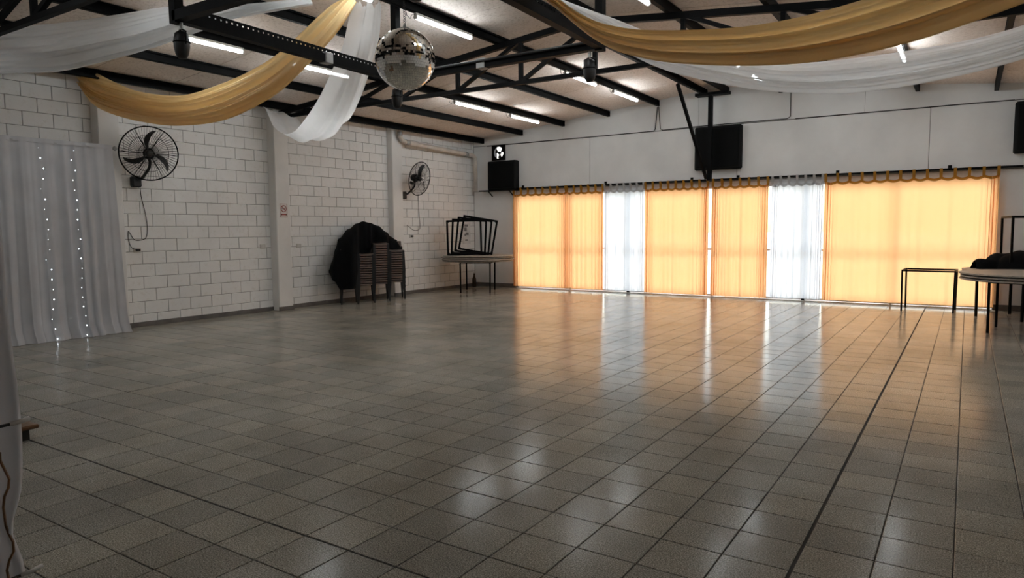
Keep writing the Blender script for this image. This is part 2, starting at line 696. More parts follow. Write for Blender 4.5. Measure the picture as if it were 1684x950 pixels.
cache = {}
rest = MB()
for i, (a, s0, s1, z0, z1) in enumerate(blocks):
    dx = random.uniform(-0.002, 0.003)
    if i < 300 and a > 0:
        key = (round(s1 - s0, 3), round(z1 - z0, 3))
        if key not in cache:
            m1 = MB()
            block_geo(m1, -key[0] / 2, key[0] / 2, -key[1] / 2, key[1] / 2, 0, ox=0)
            me = m1.mesh('block')
            me.materials.append(M['block'])
            cache[key] = me
        o = bpy.data.objects.new('block', cache[key])
        COL.objects.link(o)
        o.parent = wall_left
        o.location = (XL + dx, (s0 + s1) / 2, (z0 + z1) / 2)
    else:
        block_geo(rest, s0, s1, z0, z1, dx)
o = part('far_blocks', rest, M['block'], wall_left)
o['kind'] = 'stuff'
bb = MB()
ys = [YB]
for a, b, d in sorted(PIL):
    bb.cbox(XL - 0.01, XL + 0.018, ys[-1], a, 0, 0.075, 0.004)
    bb.cbox(XL + d - 0.01, XL + d + 0.014, a - 0.012, b + 0.012, 0, 0.075, 0.004)
    ys.append(b)
bb.cbox(XL - 0.01, XL + 0.018, ys[-1], YW, 0, 0.075, 0.004)
struct('baseboard_left', bb, M['base'])

# ================================================================== WINDOW WALL
OX0, OX1, OZ = -9.72, 0.42, 2.50
T0, T1 = YW, YW + 0.15
EX0, EX1, EZ0, EZ1 = -10.40, -10.06, 3.31, 3.64         # exhaust fan hole
wf = MB()
wf.box(XL - 0.2, OX0, T0 + 0.01, T1, 0, OZ)
wf.box(OX1, XR + 0.2, T0 + 0.01, T1, 0, OZ)
wf.box(XL - 0.2, EX0, T0 + 0.01, T1, OZ, EZ1)
wf.box(EX0, EX1, T0 + 0.01, T1, OZ, EZ0)
wf.box(EX1, XR + 0.2, T0 + 0.01, T1, OZ, EZ1)


def gable(mb, xa, xb, z0, y0, y1):
    pts = [xa] + ([RX] if xa < RX < xb else []) + [xb]
    for a, b in zip(pts, pts[1:]):
        vs = [(a, y0, z0), (b, y0, z0), (b, y0, zc(b) + 0.015), (a, y0, zc(a) + 0.015), (a, y1, z0), (b, y1, z0), (b, y1, zc(b) + 0.015), (a, y1, zc(a) + 0.015)]
        mb.add(vs, [(0, 1, 2, 3), (7, 6, 5, 4), (4, 5, 1, 0), (5, 6, 2, 1), (6, 7, 3, 2), (7, 4, 0, 3)])


gable(wf, XL - 0.2, XR + 0.2, EZ1, T0 + 0.01, T1)
wall_front = struct('wall_front', wf, M['gap'], label='white end wall above the curtained glass doors')


def wpanel(xa, xb, za, zb, hole=False):
    m = MB()
    g = 0.004
    y0, y1 = T0, T0 + 0.02
    if hole:
        m.cbox(xa + g, EX0, y0, y1, za + g, zb - g, 0.003)
        m.cbox(EX1, xb - g, y0, y1, za + g, zb - g, 0.003)
        m.cbox(EX0, EX1, y0, y1, za + g, EZ0, 0.003)
        m.cbox(EX0, EX1, y0, y1, EZ1, zb - g, 0.003)
    else:
        m.cbox(xa + g, xb - g, y0, y1, za + g, zb - g, 0.003)
    part('panel', m, M['paint'], wall_front)


wpanel(XL, OX0, 0, OZ)
wpanel(OX1, XR, 0, OZ)
LJ = [XL, -7.62, -4.15, -0.66, XR]
for i in range(4):
    wpanel(LJ[i], LJ[i + 1], OZ, 3.675, hole=(i == 0))
UJ = [XL, -8.35, -5.0, -1.75, XR]
for i in range(4):
    m = MB()
    gable(m, UJ[i] + 0.003, UJ[i + 1] - 0.003, 3.685, T0, T0 + 0.02)
    part('panel', m, M['paint'], wall_front)
struct('baseboard_front', MB().cbox(XL, OX0, YW - 0.018, YW + 0.01, 0, 0.10, 0.004).cbox(OX1, XR, YW - 0.018, YW + 0.01, 0, 0.10, 0.004), M['base'])

# the other two walls close the room behind the camera
struct('wall_right', MB().box(XR, XR + 0.2, YB - 0.2, YW + 0.15, 0, 3.86), M['paint'])
wb_ = MB()
gable(wb_, XL - 0.2, XR + 0.2, 0.0, YB - 0.2, YB)
struct('wall_back', wb_, M['paint'])

# window: frame, posts, panes and sill
win = struct('window_1', MB().box(OX0, OX0 + 0.05, YW + 0.05, YW + 0.12, 0.03, OZ).box(OX1 - 0.05, OX1, YW + 0.05, YW + 0.12, 0.03, OZ)
             .box(OX0, OX1, YW + 0.02, YW + 0.12, OZ - 0.15, OZ).box(OX0, OX1, YW + 0.05, YW + 0.12, 0.02, 0.06), M['alu'],
             label='wide row of sliding glass doors behind the curtains')
POSTS = [-8.2, -6.64, -4.66, -2.78, -1.2]
for x in POSTS:
    dark = x in (-6.64, -2.78)
    part('mullion', MB().box(x - (0.03 if dark else 0.018), x + (0.03 if dark else 0.018), YW + 0.035, YW + 0.115, 0.0, OZ - 0.15), M['steel'] if dark else M['alu'], win)
xs = [OX0 + 0.05] + POSTS + [OX1 - 0.05]
for a, b in zip(xs, xs[1:]):
    part('pane', MB().box(a + 0.03, b - 0.03, YW + 0.083, YW + 0.089, 0.06, OZ - 0.15), M['glass'], win)
    part('rail', MB().box(a + 0.03, b - 0.03, YW + 0.06, YW + 0.10, 1.02, 1.06), M['alu'], win)
struct('trim_1', MB().cbox(OX0, OX1, YW - 0.03, YW + 0.30, -0.02, 0.012, 0.003), M['sill'], label='pale door sill under the curtains')

# yard outside
struct('trim_2', MB().box(-90, 80, YW + 0.16, 200, -0.25, -0.03), M['ground'], label='pale concrete yard outside the doors')

# ================================================================== CEILING, PURLINS
cm = MB()
for a, b in ((XL - 0.2, RX), (RX, XR + 0.2)):
    y0, y1 = YB - 0.2, YW + 0.3
    cm.add([(a, y0, zc(a) + 0.012), (b, y0, zc(b) + 0.012), (b, y1, zc(b) + 0.012), (a, y1, zc(a) + 0.012),
            (a, y0, zc(a) + 0.12), (b, y0, zc(b) + 0.12), (b, y1, zc(b) + 0.12), (a, y1, zc(a) + 0.12)],
           [(0, 1, 2, 3), (7, 6, 5, 4), (4, 5, 1, 0), (5, 6, 2, 1), (6, 7, 3, 2), (7, 4, 0, 3)])
ceiling = struct('ceiling', cm, M['gap'], label='low pitched ceiling of pale fibre boards')
PX = [-10.75, -9.55, -8.35, -7.15, -5.94, -4.86, -4.34, -3.26, -2.05, -0.85, 0.35, 1.55]
edges = [XL, -10.75, -9.55, -8.35, -7.15, -5.94, RX, -3.26, -2.05, -0.85, 0.35, 1.55, XR]
ybreaks = []
y = YW
while y > YB + 0.1:
    ybreaks.append((max(y - 1.22, YB), y))
    y -= 1.22
for a, b in zip(edges, edges[1:]):
    for ya, yb in ybreaks:
        g = 0.003
        dz = random.uniform(-0.002, 0.002)
        m = MB()
        x0, x1, y0, y1 = a + g, b - g, ya + 0.006, yb - 0.006
        c = 0.004
        lo = [(x0 + c, y0 + c), (x1 - c, y0 + c), (x1 - c, y1 - c), (x0 + c, y1 - c)]
        md = [(x0, y0), (x1, y0), (x1, y1), (x0, y1)]
        vs = [(x, yy, zc(x) + dz) for x, yy in lo] + [(x, yy, zc(x) + dz + c) for x, yy in md] + [(x, yy, zc(x) + 0.014) for x, yy in md]
        fs = [(3, 2, 1, 0)]
        for i in range(4):
            j = (i + 1) % 4
            fs += [(i, j, 4 + j, 4 + i), (4 + i, 4 + j, 8 + j, 8 + i)]
        m.add(vs, fs)
        part('ceiling_board', m, M['ceil'], ceiling)


def purlin(x):
    z1 = zc(x) - 0.003
    z0 = z1 - 0.125
    m = MB()
    y0, y1 = YB, YW - 0.015
    s = 1 if x < RX else -1
    m.box(x - 0.004, x + 0.004, y0, y1, z0, z1)             # web of the C channel
    for za in (z0, z1 - 0.006):
        m.box(min(x, x + s * 0.06), max(x, x + s * 0.06), y0, y1, za, za + 0.006)
    m.box(min(x + s * 0.054, x + s * 0.06), max(x + s * 0.054, x + s * 0.06), y0, y1, z0, z0 + 0.02)
    m.box(min(x + s * 0.054, x + s * 0.06), max(x + s * 0.054, x + s * 0.06), y0, y1, z1 - 0.02, z1)
    m.box(min(x, x + s * 0.06), max(x, x + s * 0.06), y1 - 0.004, y1, z0, z1)
    part('purlin', m, M['steel'], ceiling)


for x in PX:
    purlin(x)

# ================================================================== TRUSSES


def truss(yt, label):
    r = thing('roof_truss', label, 'truss', (RX, yt, 3.60), group='roof trusses')
    zb = 3.63
    xa, xb = XL + 0.01, XR - 0.01
    if abs(yt - 8.73) < 0.3:
        xa = XL + 0.2
    part('bottom_chord', MB().bar((xa, yt, zb), (xb, yt, zb), 0.06, 0.06), M['steel'], r)
    for a, b in ((xa, RX), (RX, xb)):
        part('top_chord', MB().bar((a, yt, zc(a) - 0.165), (b, yt, zc(b) - 0.165), 0.07, 0.085), M['steel'], r)
    vx = [-10.15, -9.0, -7.85, -6.67, -5.52, -4.33, -3.1, -1.9, -0.75, 0.45, 1.5]
    for x in vx:
        part('web_post', MB().bar((x, yt, zb), (x, yt, zc(x) - 0.16), 0.055, 0.055), M['steel'], r)
    for a, b in zip(vx, vx[1:]):
        if b < -4.2:
            p, q = (a + 0.02, yt, zb + 0.02), (b - 0.02, yt, zc(b) - 0.17)
        else:
            p, q = (b - 0.02, yt, zb + 0.02), (a + 0.02, yt, zc(a) - 0.17)
        part('web_diagonal', MB().bar(p, q, 0.052, 0.052), M['steel'], r)
    return r


truss(8.73, 'black steel roof truss behind the mirror ball')
truss(3.38, 'black steel roof truss in the upper left corner, nearest the camera')

# ridge post and brace on the end wall
pr = thing('ridge_post', 'black steel post with slanting brace holding the ridge at the end wall', 'post', (-4.66, 14.78, 2.5))
part('post', MB().bar((-4.64, 14.80, 2.50), (-4.64, 14.80, 4.27), 0.10, 0.08), M['steel'], pr)
part('cap_plate', MB().box(-4.95, -4.25, 14.70, 14.90, 4.27, 4.33), M['steel'], pr)
part('brace', MB().bar((-4.70, 14.76, 2.55), (-4.86, 13.4, 4.31), 0.055, 0.055), M['steel'], pr)

# ================================================================== TUBE LIGHTS


def tube_light(x, ya, yb, label):
    s = 1 if x < RX else -1
    z = zc(x) - 0.15
    xo = x + s * 0.03
    r = thing('tube_light', label, 'lamp', (xo, (ya + yb) / 2, z), group='fluorescent tubes under the ceiling')
    part('housing', MB().cbox(xo - 0.022, xo + 0.022, ya, yb, z - 0.012, z + 0.026, 0.004), M['socket'], r)
    part('tube', MB().tube([(xo, ya + 0.02, z - 0.03), (xo, yb - 0.02, z - 0.03)], 0.026, 12), M['tube'], r, True, 'glowing white tube')
    for yy in (ya + 0.012, yb - 0.012):
        part('end_cap', MB().tube([(xo, yy - 0.012, z - 0.03), (xo, yy + 0.012, z - 0.03)], 0.027, 10), M['socket'], r)
    part('cable', MB().tube([(xo, ya, z), (xo, ya - 0.06, z - 0.02), (xo + 0.01, ya - 0.10, z - 0.075), (xo + 0.005, ya - 0.16, z - 0.05), (xo, ya - 0.18, z + 0.06)], 0.004, 5), M['wire'], r)


ROWS = {-8.35: 'outer row over the block wall', -5.94: 'row beside the ridge', -3.26: 'row right of the ridge', -0.85: 'outer row on the right'}
TUBE_LBL = {
    (-8.35, 0): 'fluorescent tube glowing behind the hanging dark stage light at upper left',
    (-8.35, 1): 'fluorescent tube half behind the middle white drape',
    (-8.35, 2): 'fluorescent tube just under the truss, lower row, left of two',
    (-8.35, 3): 'fluorescent tube of the lower row, nearest the corner of the end wall',
    (-5.94, 1): 'largest fluorescent tube, right above the mirror ball',
    (-5.94, 0): 'fluorescent tube of the ridge row before the mirror ball, near the top edge',
    (-5.94, 2): 'fluorescent tube crossed by the truss bottom bar',
    (-5.94, 3): 'fluorescent tube of the ridge row, nearest the end wall',
    (-0.85, 2): 'short lit end of a fluorescent tube between gold and white drapes at right',
}
for x in ROWS:
    for i, (ya, yb) in enumerate(((4.95, 6.12), (6.87, 8.06), (10.77, 11.95), (12.72, 13.9))):
        if (x, i) in TUBE_LBL:
            tube_light(x, ya, yb, TUBE_LBL[x, i])
        elif x in (-3.26, -0.85):
            tube_light(x, ya, yb, 'fluorescent tube of the %s, %s from the camera' % (ROWS[x], ['first', 'second', 'third', 'fourth'][i]))

tube_light(-8.35, 1.05, 2.22, 'added unseen fluorescent tube left of the camera, over the block wall side')  # extra tube out of view, added to brighten the near left drape
tube_light(-5.94, 1.05, 2.22, 'added unseen fluorescent tube left of the camera, beside the ridge')  # second added tube, also unseen, lifts the same dark corner

# ================================================================== LIGHTING FRAME AND MIRROR BALL
NL, FL, FR, NR = V((-5.88, 3.66, 3.39)), V((-6.04, 6.65, 3.39)), V((-3.24, 6.65, 3.39)), V((-3.14, 3.66, 3.39))
fr = thing('lighting_frame', 'black steel square lighting frame hung below the ceiling around the mirror ball', 'frame', (-4.6, 5.15, 3.35))


def channel(a, b, holes):
    """bar with a perforated upright flange on top"""
    m = MB().bar(a, b, 0.085, 0.085)
    o = part('frame_bar', m, M['steel'], fr)
    if holes:
        d = (b - a).normalized()
        L = (b - a).length
        side = d.cross(V((0, 0, 1))).normalized()
        pm = MB()
        n = int(L / 0.06)
        base = a + V((0, 0, 0.0425))
        pm.bar(base + V((0, 0, 0.016)), base + V((0, 0, 0.016)) + d * L, 0.006, 0.032)
        pm.bar(base + V((0, 0, 0.060)), base + V((0, 0, 0.060)) + d * L, 0.006, 0.024)
        for i in range(n + 1):
            c = base + d * (L * i / n) + V((0, 0, 0.04))
            pm.bar(c - V((0, 0, 0.018)), c + V((0, 0, 0.018)), 0.041, 0.006, tuple(side))
        part('perforated_strip', pm, M['steel'], o)
    return o


channel(NL, FL, True)
channel(FL, FR, False)
channel(NR, FR, True)
channel(NL, NR, False)
for c in (NL, FL, FR, NR):
    part('hanger_post', MB().bar(c - V((0, 0, 0.06)), V((c.x, c.y, zc(c.x) - 0.005)), 0.085, 0.085), M['steel'], fr)
for c in (NL.lerp(FL, 0.60), FL.lerp(FR, 0.47)):
    part('connector_box', MB().cbox(c.x - 0.055, c.x + 0.055, c.y - 0.055, c.y + 0.055, 3.34, 3.455, 0.006), M['galv'], fr, label='grey joint sleeve')
part('rail_pipe', MB().tube([FL + V((0.1, -0.06, 0.03)), FR + V((-0.1, -0.06, 0.03))], 0.016, 8), M['darkpipe'], fr, True)


def stage_light(c, rz, label):
    r = thing('stage_light', label, 'stage light', (c.x, c.y, c.z - 0.4), group='stage lights under the frame corners')
    m = MB().tube([(c.x, c.y, c.z - 0.05), (c.x, c.y, c.z - 0.11)], 0.018, 8)
    part('clamp', m, M['galv'], r)
    y = MB().tube([(c.x - 0.06, c.y, c.z - 0.24), (c.x - 0.065, c.y, c.z - 0.13), (c.x, c.y, c.z - 0.105), (c.x + 0.065, c.y, c.z - 0.13), (c.x + 0.06, c.y, c.z - 0.24)], 0.008, 6)
    part('yoke', y, M['steelm'], r)
    prof = [(0.005, -0.36), (0.035, -0.355), (0.055, -0.32), (0.066, -0.26), (0.066, -0.20), (0.055, -0.145), (0.03, -0.125), (0.005, -0.12)]
    part('lamp_body', MB().lathe(prof, (c.x, c.y, c.z), 20), M['dplastic'], r, True)
    part('lens_ring', MB().ring((c.x, c.y, c.z - 0.22), (0, 0, 1), 0.067, 0.006, 24, 5), M['steel'], r, True)
    return r


stage_light(NL + V((0.03, 0.02, 0)), 0, 'dark pod-shaped stage light hanging from the near left frame corner')
stage_light(FL + V((0.0, 0, 0)), 0, 'dark stage light showing just below the mirror ball')
stage_light(FR + V((-0.12, 0, 0)), 0, 'dark stage light hanging from the far right frame corner')
stage_light(NR + V((0, 0, 0)), 0, 'dark stage light at the frame corner above the top edge of the picture')

BC, BR = V((-4.535, 5.12, 3.125)), 0.283
ball = thing('mirror_ball', 'big round mirror ball hanging from the lighting frame', 'mirror ball', tuple(BC - V((0, 0, BR))))
sm = MB()
sm.lathe([(max(0.001, (BR - 0.006) * math.sin(math.pi * i / 24)), -(BR - 0.006) * math.cos(math.pi * i / 24)) for i in range(25)], BC, 48)
part('core', sm, M['core'], ball, True)
mt = MB()
rings = 38
for i in range(rings):
    la = -math.pi / 2 + math.pi * (i + 0.5) / rings
    n = max(3, int(round(2 * math.pi * math.cos(la) * BR / 0.0235)))
    hh = math.pi * BR / rings * 0.475
    for k in range(n):
        lo = 2 * math.pi * (k + 0.37 * (i % 3)) / n
        nrm = V((math.cos(la) * math.cos(lo), math.cos(la) * math.sin(lo), math.sin(la)))
        e = V((-math.sin(lo), math.cos(lo), 0))
        u = nrm.cross(e)
        ww = math.pi * math.cos(la) * BR / n * 0.95
        jit = V((random.gauss(0, 0.012), random.gauss(0, 0.012), random.gauss(0, 0.012)))
        n2 = (nrm + jit).normalized()
        e = (e - n2 * e.dot(n2)).normalized()
        u = n2.cross(e)
        c = BC + nrm * BR
        mt.add([c - e * ww - u * hh, c + e * ww - u * hh, c + e * ww + u * hh, c - e * ww + u * hh], [(0, 1, 2, 3)])
o = part('mirror_facets', mt, M['mirror'], ball)
o['kind'] = 'stuff'
part('cap', MB().lathe([(0.05, 0.275), (0.04, 0.292), (0.015, 0.298), (0.012, 0.32)], BC, 16), M['galv'], ball, True)
ch = MB()
for i in range(14):
    z = BC.z + 0.32 + i * 0.022
    ch.ring((BC.x, BC.y, z), (1, 0, 0) if i % 2 else (0, 1, 0), 0.012, 0.0028, 10, 4)
ch.tube([(BC.x, BC.y, BC.z + 0.60), (RX, 5.12, zc(RX) - 0.02)], 0.004, 5)
part('chain', ch, M['wire'], ball)

# ================================================================== DRAPES


def swag(name, label, top, bot, mat, bulge, folds, amp, rear=0.0, nu=84, nv=56, seed=0):
    """cloth length hung between two points: a trough of folds. top / bot: the near rim and the lowest fold"""
    rnd = random.Random(seed)
    ph = [rnd.uniform(0, 6.28) for _ in range(6)]

    def fn(u, v):
        T, B = catmull(top, u), catmull(bot, u)
        ax = (catmull(bot, min(1, u + 0.02)) - catmull(bot, max(0, u - 0.02)))
        hx = V((ax.x, ax.y, 0))
        n = V((hx.y, -hx.x, 0)).normalized()
        if n.dot(V((0, 0, 0)) - V((B.x, B.y, 0))) < 0:
            n = -n
        if v < 0.68:                       # front face, rim to lowest fold
            w = v / 0.68
            P = T.lerp(B, w)
            off = bulge * math.sin(math.pi * min(1, w * 0.9 + 0.1) * 0.75)
        else:                              # back face rises again behind
            w = (v - 0.68) / 0.32
            P = B.lerp(T + V((0, 0, rear * (0.3 + u))), w * (0.45 + 0.52 * max(0, u - 0.55) / 0.45))
            off = bulge * (0.7 - 1.9 * w)
        f = amp * (1.6 * abs(math.sin(folds * 3.1416 * v + ph[0] + 0.8 * u)) - 1 + 0.7 * abs(math.sin(folds * 5.3 * v * 1.3 + ph[1] - 1.2 * u)) + 0.35 * math.sin(folds * 4.1 * 6.283 * v + ph[2] + 3 * u))
        edge = min(1, v / 0.08) * min(1, (1 - v) / 0.05)
        pinch = 0.35 + 0.65 * math.sin(math.pi * min(max(u, 0.02), 0.98)) ** 0.5
        return P + n * (off * pinch + f * (0.35 + 0.65 * edge) * pinch) + V((0, 0, 0.35 * f * edge))

    m = MB().grid(fn, nu, nv)
    return solo(name, m, mat, label, 'drape', smooth=True, group='cloth drapes under the ceiling')


CT = (-4.6, 5.1, 4.36)
swag('drape', 'gold satin drape swagging across the left, over the wall fan',
     [(-6.22, 6.02, 4.20), (-6.40, 6.0, 4.16), (-6.56, 5.97, 4.07), (-7.14, 5.89, 3.74), (-7.66, 5.81, 3.55), (-8.36, 5.7, 3.4), (-8.93, 5.62, 3.34), (-9.45, 5.54, 3.40), (-9.9, 5.47, 3.50), (-10.5, 5.38, 3.65), (-10.98, 5.31, 3.80)],
     [(-6.08, 6.05, 4.17), (-6.34, 6.01, 3.88), (-6.7, 5.95, 3.59), (-7.06, 5.9, 3.35), (-7.46, 5.84, 3.16), (-8.17, 5.73, 2.97), (-8.96, 5.61, 2.95), (-9.6, 5.52, 3.03), (-10.28, 5.42, 3.19), (-10.72, 5.35, 3.37), (-10.98, 5.31, 3.62)],
     M['swagg'], 0.10, 3.6, 0.062, rear=0.12, seed=3)
swag('drape', 'wide white drape across the upper left corner',
     [(-6.42, 5.65, 4.14), (-7.04, 5.2, 4.07), (-7.68, 4.74, 4.05), (-8.14, 4.4, 3.96), (-8.58, 4.09, 3.88), (-8.91, 3.85, 3.84), (-9.25, 3.60, 3.82), (-9.8, 3.2, 3.82), (-10.35, 2.8, 3.81), (-10.84, 2.42, 3.80)],
     [(-6.40, 5.66, 4.10), (-7.0, 5.23, 3.95), (-7.38, 4.95, 3.77), (-7.84, 4.62, 3.56), (-8.16, 4.39, 3.45), (-8.61, 4.07, 3.32), (-8.94, 3.83, 3.28), (-9.6, 3.33, 3.27), (-10.3, 2.82, 3.42), (-10.84, 2.42, 3.65)],
     M['swagw'], 0.10, 4.4, 0.050, seed=5)
swag('drape', 'gold satin drape sweeping across the upper right, in front of the white one',
     [(-4.5, 5.1, 4.36), (-3.9, 5.12, 4.0), (-3.18, 5.14, 3.62), (-2.66, 5.16, 3.22), (-2.27, 5.17, 3.05), (-1.75, 5.18, 2.96), (-1.25, 5.21, 2.93), (-0.71, 5.22, 2.98), (-0.1, 5.24, 3.12), (0.7, 5.26, 3.38), (1.3, 5.28, 3.6), (1.80, 5.3, 3.78)],
     [(-4.55, 5.1, 4.3), (-3.8, 5.13, 3.83), (-3.18, 5.15, 3.54), (-2.53, 5.17, 3.0), (-2.13, 5.18, 2.81), (-1.7, 5.19, 2.71), (-1.2, 5.2, 2.645), (-0.75, 5.22, 2.64), (-0.2, 5.24, 2.72), (0.6, 5.26, 2.96), (1.25, 5.28, 3.3), (1.80, 5.3, 3.65)],
     M['swagg'], 0.10, 4.2, 0.045, rear=0.0, seed=11)
swag('drape', 'long white drape across the upper right, behind the gold one',
     [(-4.5, 5.14, 4.36), (-3.9, 5.42, 3.98), (-3.21, 5.74, 3.59), (-2.81, 5.92, 3.42), (-2.3, 6.15, 3.18), (-1.8, 6.38, 3.02), (-1.36, 6.58, 2.94), (-0.8, 6.84, 2.97), (-0.03, 7.19, 3.08), (0.6, 7.47, 3.27), (1.2, 7.75, 3.5), (1.80, 8.0, 3.76)],
     [(-4.55, 5.14, 4.3), (-3.9, 5.44, 3.90), (-3.22, 5.72, 3.55), (-2.81, 5.92, 3.20), (-2.41, 6.1, 2.95), (-2.0, 6.29, 2.81), (-1.5, 6.51, 2.70), (-0.9, 6.79, 2.665), (-0.2, 7.1, 2.76), (0.5, 7.43, 2.96), (1.2, 7.75, 3.3), (1.80, 8.0, 3.62)],
     M['swagw'], 0.10, 3.4, 0.03, seed=8)


def sling(name, label, e1, e2, mat, belly, folds, amp, nu=64, nv=24):
    """cloth hung as a wide sling: two edges and a sagging middle"""
    def fn(u, v):
        P = catmull(e1, u).lerp(catmull(e2, u), v)
        b = belly * math.sin(math.pi * v) * math.sin(math.pi * u) ** 0.8
        f = amp * math.sin(folds * 6.283 * v + 2 * u) * math.sin(math.pi * v) ** 0.4
        f += 0.4 * amp * math.sin(folds * 2.7 * 6.283 * v + 1.0)
        return P + V((0.35 * f, -0.5 * f, -b + f))
    return solo(name, MB().grid(fn, nu, nv), mat, label, 'drape', smooth=True, group='cloth drapes under the ceiling')


sling('drape', 'white drape hanging in a deep loop left of the mirror ball',
      [(-6.2, 6.15, 4.20), (-6.42, 6.25, 4.10), (-6.69, 6.38, 3.8), (-7.04, 6.54, 3.62), (-7.42, 6.72, 3.44), (-7.88, 6.93, 3.26), (-8.5, 7.22, 3.1), (-8.95, 7.43, 3.04), (-9.46, 7.66, 3.09), (-10.07, 7.95, 3.3), (-10.54, 8.17, 3.66), (-11.02, 8.38, 3.80)],
      [(-6.02, 6.38, 4.22), (-6.14, 6.49, 4.06), (-6.27, 6.59, 3.90), (-6.55, 6.77, 3.74), (-6.82, 6.96, 3.60), (-7.4, 7.36, 3.40), (-8.06, 7.81, 3.26), (-8.6, 8.16, 3.25), (-9.2, 8.58, 3.32), (-9.9, 9.06, 3.46), (-10.5, 9.46, 3.62), (-11.02, 9.82, 3.80)],
      M['swagw'], 0.20, 2.4, 0.035)

# ================================================================== CURTAINS AT THE WINDOW
YC = YW - 0.12
RZ = 2.53
rod = thing('curtain_rod', 'long black curtain rod above the glass doors', 'curtain rod', (-4.65, YC, RZ))
part('pole', MB().tube([(-9.76, YC, RZ), (0.75, YC, RZ)], 0.018, 10), M['steel'], rod, True)
for x in (-9.5, -7.2, -5.12, -4.12, -2.19, -0.32):
    part('bracket', MB().bar((x, YC, RZ + 0.005), (x, YW, RZ + 0.03), 0.025, 0.025).box(x - 0.03, x + 0.03, YW - 0.015, YW - 0.002, RZ - 0.02, RZ + 0.08), M['steel'], rod)
part('rail_cover', MB().cbox(-9.74, 1.80, YW - 0.045, YW - 0.002, RZ - 0.035, RZ + 0.02, 0.004), M['gap'], rod)


def curtain(x0, x1, ntabs, gold, label, zb, seed, amp=0.035, nf=4):
    rnd = random.Random(seed)
    r = thing('curtain', label, 'curtain', ((x0 + x1) / 2, YC, zb), group='gold curtains at the glass doors' if gold else 'white curtains at the glass doors')
    W = x1 - x0
    zt = RZ - 0.125
    fs = [(rnd.uniform(0.6, 1.0), rnd.uniform(0.8, 1.2) * nf * (k + 1), rnd.uniform(0, 6.28)) for k in range(3)]

    def yoff(t, s):
        a = 0
        for k, (am, fq, ph) in enumerate(fs):
            a += am / (1 + k) * math.sin(fq * 6.283 * t + ph)
        # tighter folds at both sides
        e = side(t)
        a += 1.5 * e * math.sin(t * W * 70)
        return amp * a * (0.55 + 0.45 * s)

    def side(t):
        return math.exp(-t * W / 0.13) + math.exp(-(1 - t) * W / 0.13)

    def xoff(t):
        # cloth doubles back on itself in the bunched sides
        return 0.032 * side(t) * math.sin(2 * t * W * 70) * min(1, t * W / 0.05) * min(1, (1 - t) * W / 0.05)
    pos = [i / (ntabs - 1) for i in range(ntabs)]
    half = 0.016

    def ztop(t):
        d = min(pos, key=lambda q: abs(q - t))
        gap = W / (ntabs - 1)
        k = min(1, abs(t - d) * W / (gap / 2))
        return zt - 0.035 * math.sin(k * math.pi / 2)

    nu = max(100, int(W / 0.012))
    part('cloth', MB().grid(lambda u, v: (x0 + W * u + xoff(u), YC + yoff(u, v), ztop(u) + (zb - ztop(u)) * v), nu, 10), M['gold'] if gold else M['white'], r, True)
    hm = M['goldhem'] if gold else M['whitehem']
    part('top_hem', MB().grid(lambda u, v: (x0 + W * u, YC + yoff(u, 0) - 0.004, ztop(u) + 0.002 - 0.048 * v), nu, 1), hm, r, True)
    for q in pos:
        x = x0 + half + (W - 2 * half) * q
        y = yoff(q, 0)
        pts = []
        for k in range(9):
            t = math.pi * k / 8
            pts.append((YC - 0.024 * math.cos(t), RZ + 0.024 * math.sin(t)))
        pts = [(YC + y - 0.003, zt - 0.02), (YC - 0.024, RZ - 0.03)] + pts + [(YC + 0.024, RZ - 0.03), (YC + y + 0.004, zt - 0.02)]
        m = MB()
        vs = [(x + sx * 0.024, a, b) for a, b in pts for sx in (-1, 1)]
        m.add(vs, [(2 * i, 2 * i + 1, 2 * i + 3, 2 * i + 2) for i in range(len(pts) - 1)])
        part('tab', m, hm, r)
    return r


curtain(-9.73, -8.20, 8, True, 'gold tab-top curtain farthest left, beside the block wall corner', 0.055, 1, nf=3)
curtain(-8.19, -7.20, 6, True, 'narrow gold tab-top curtain just left of the first white one', 0.055, 2, nf=3)
curtain(-7.19, -6.18, 7, False, 'white tab-top curtain between gold ones, left of the ridge post', 0.06, 3, 0.03)
curtain(-6.17, -4.715, 9, True, 'gold tab-top curtain ending at the ridge post, on its left', 0.045, 4, nf=3)
curtain(-4.63, -3.465, 7, True, 'gold tab-top curtain starting at the ridge post, on its right', 0.04, 5, nf=3)
curtain(-3.405, -2.42, 7, False, 'white tab-top curtain left of the widest gold one', 0.06, 6, 0.03)
curtain(-2.40, 0.43, 14, True, 'widest gold tab-top curtain, farthest right', 0.06, 7, 0.025, nf=6)

# ================================================================== BACKDROP CURTAIN WITH FAIRY LIGHTS
bd = thing('backdrop_curtain', 'white floor-length curtain with fairy lights at the left wall', 'curtain', (-10.7, 4.8, 0))
XC = -10.70
part('rod', MB().tube([(XC, 3.9, 2.755), (XC, 5.56, 2.755)], 0.014, 8), M['galv'], bd, True)
part('finial', MB().lathe([(0.005, -0.035), (0.028, -0.02), (0.034, 0), (0.028, 0.02), (0.005, 0.035)], (XC, 5.58, 2.755), 14), M['galv'], bd, True)
part('bracket', MB().bar((XC, 5.50, 2.755), (XL + 0.19, 5.50, 2.755), 0.02, 0.02), M['galv'], bd)


def bfold(u, s):
    y = 3.95 + 1.58 * u
    return 0.027 * (math.sin(u * 50 + 2.2 * math.sin(u * 9)) + 0.8 * math.sin(u * 19 + 1) + 0.12 * math.sin(u * 131 + 2)) * (0.4 + 0.8 * s)


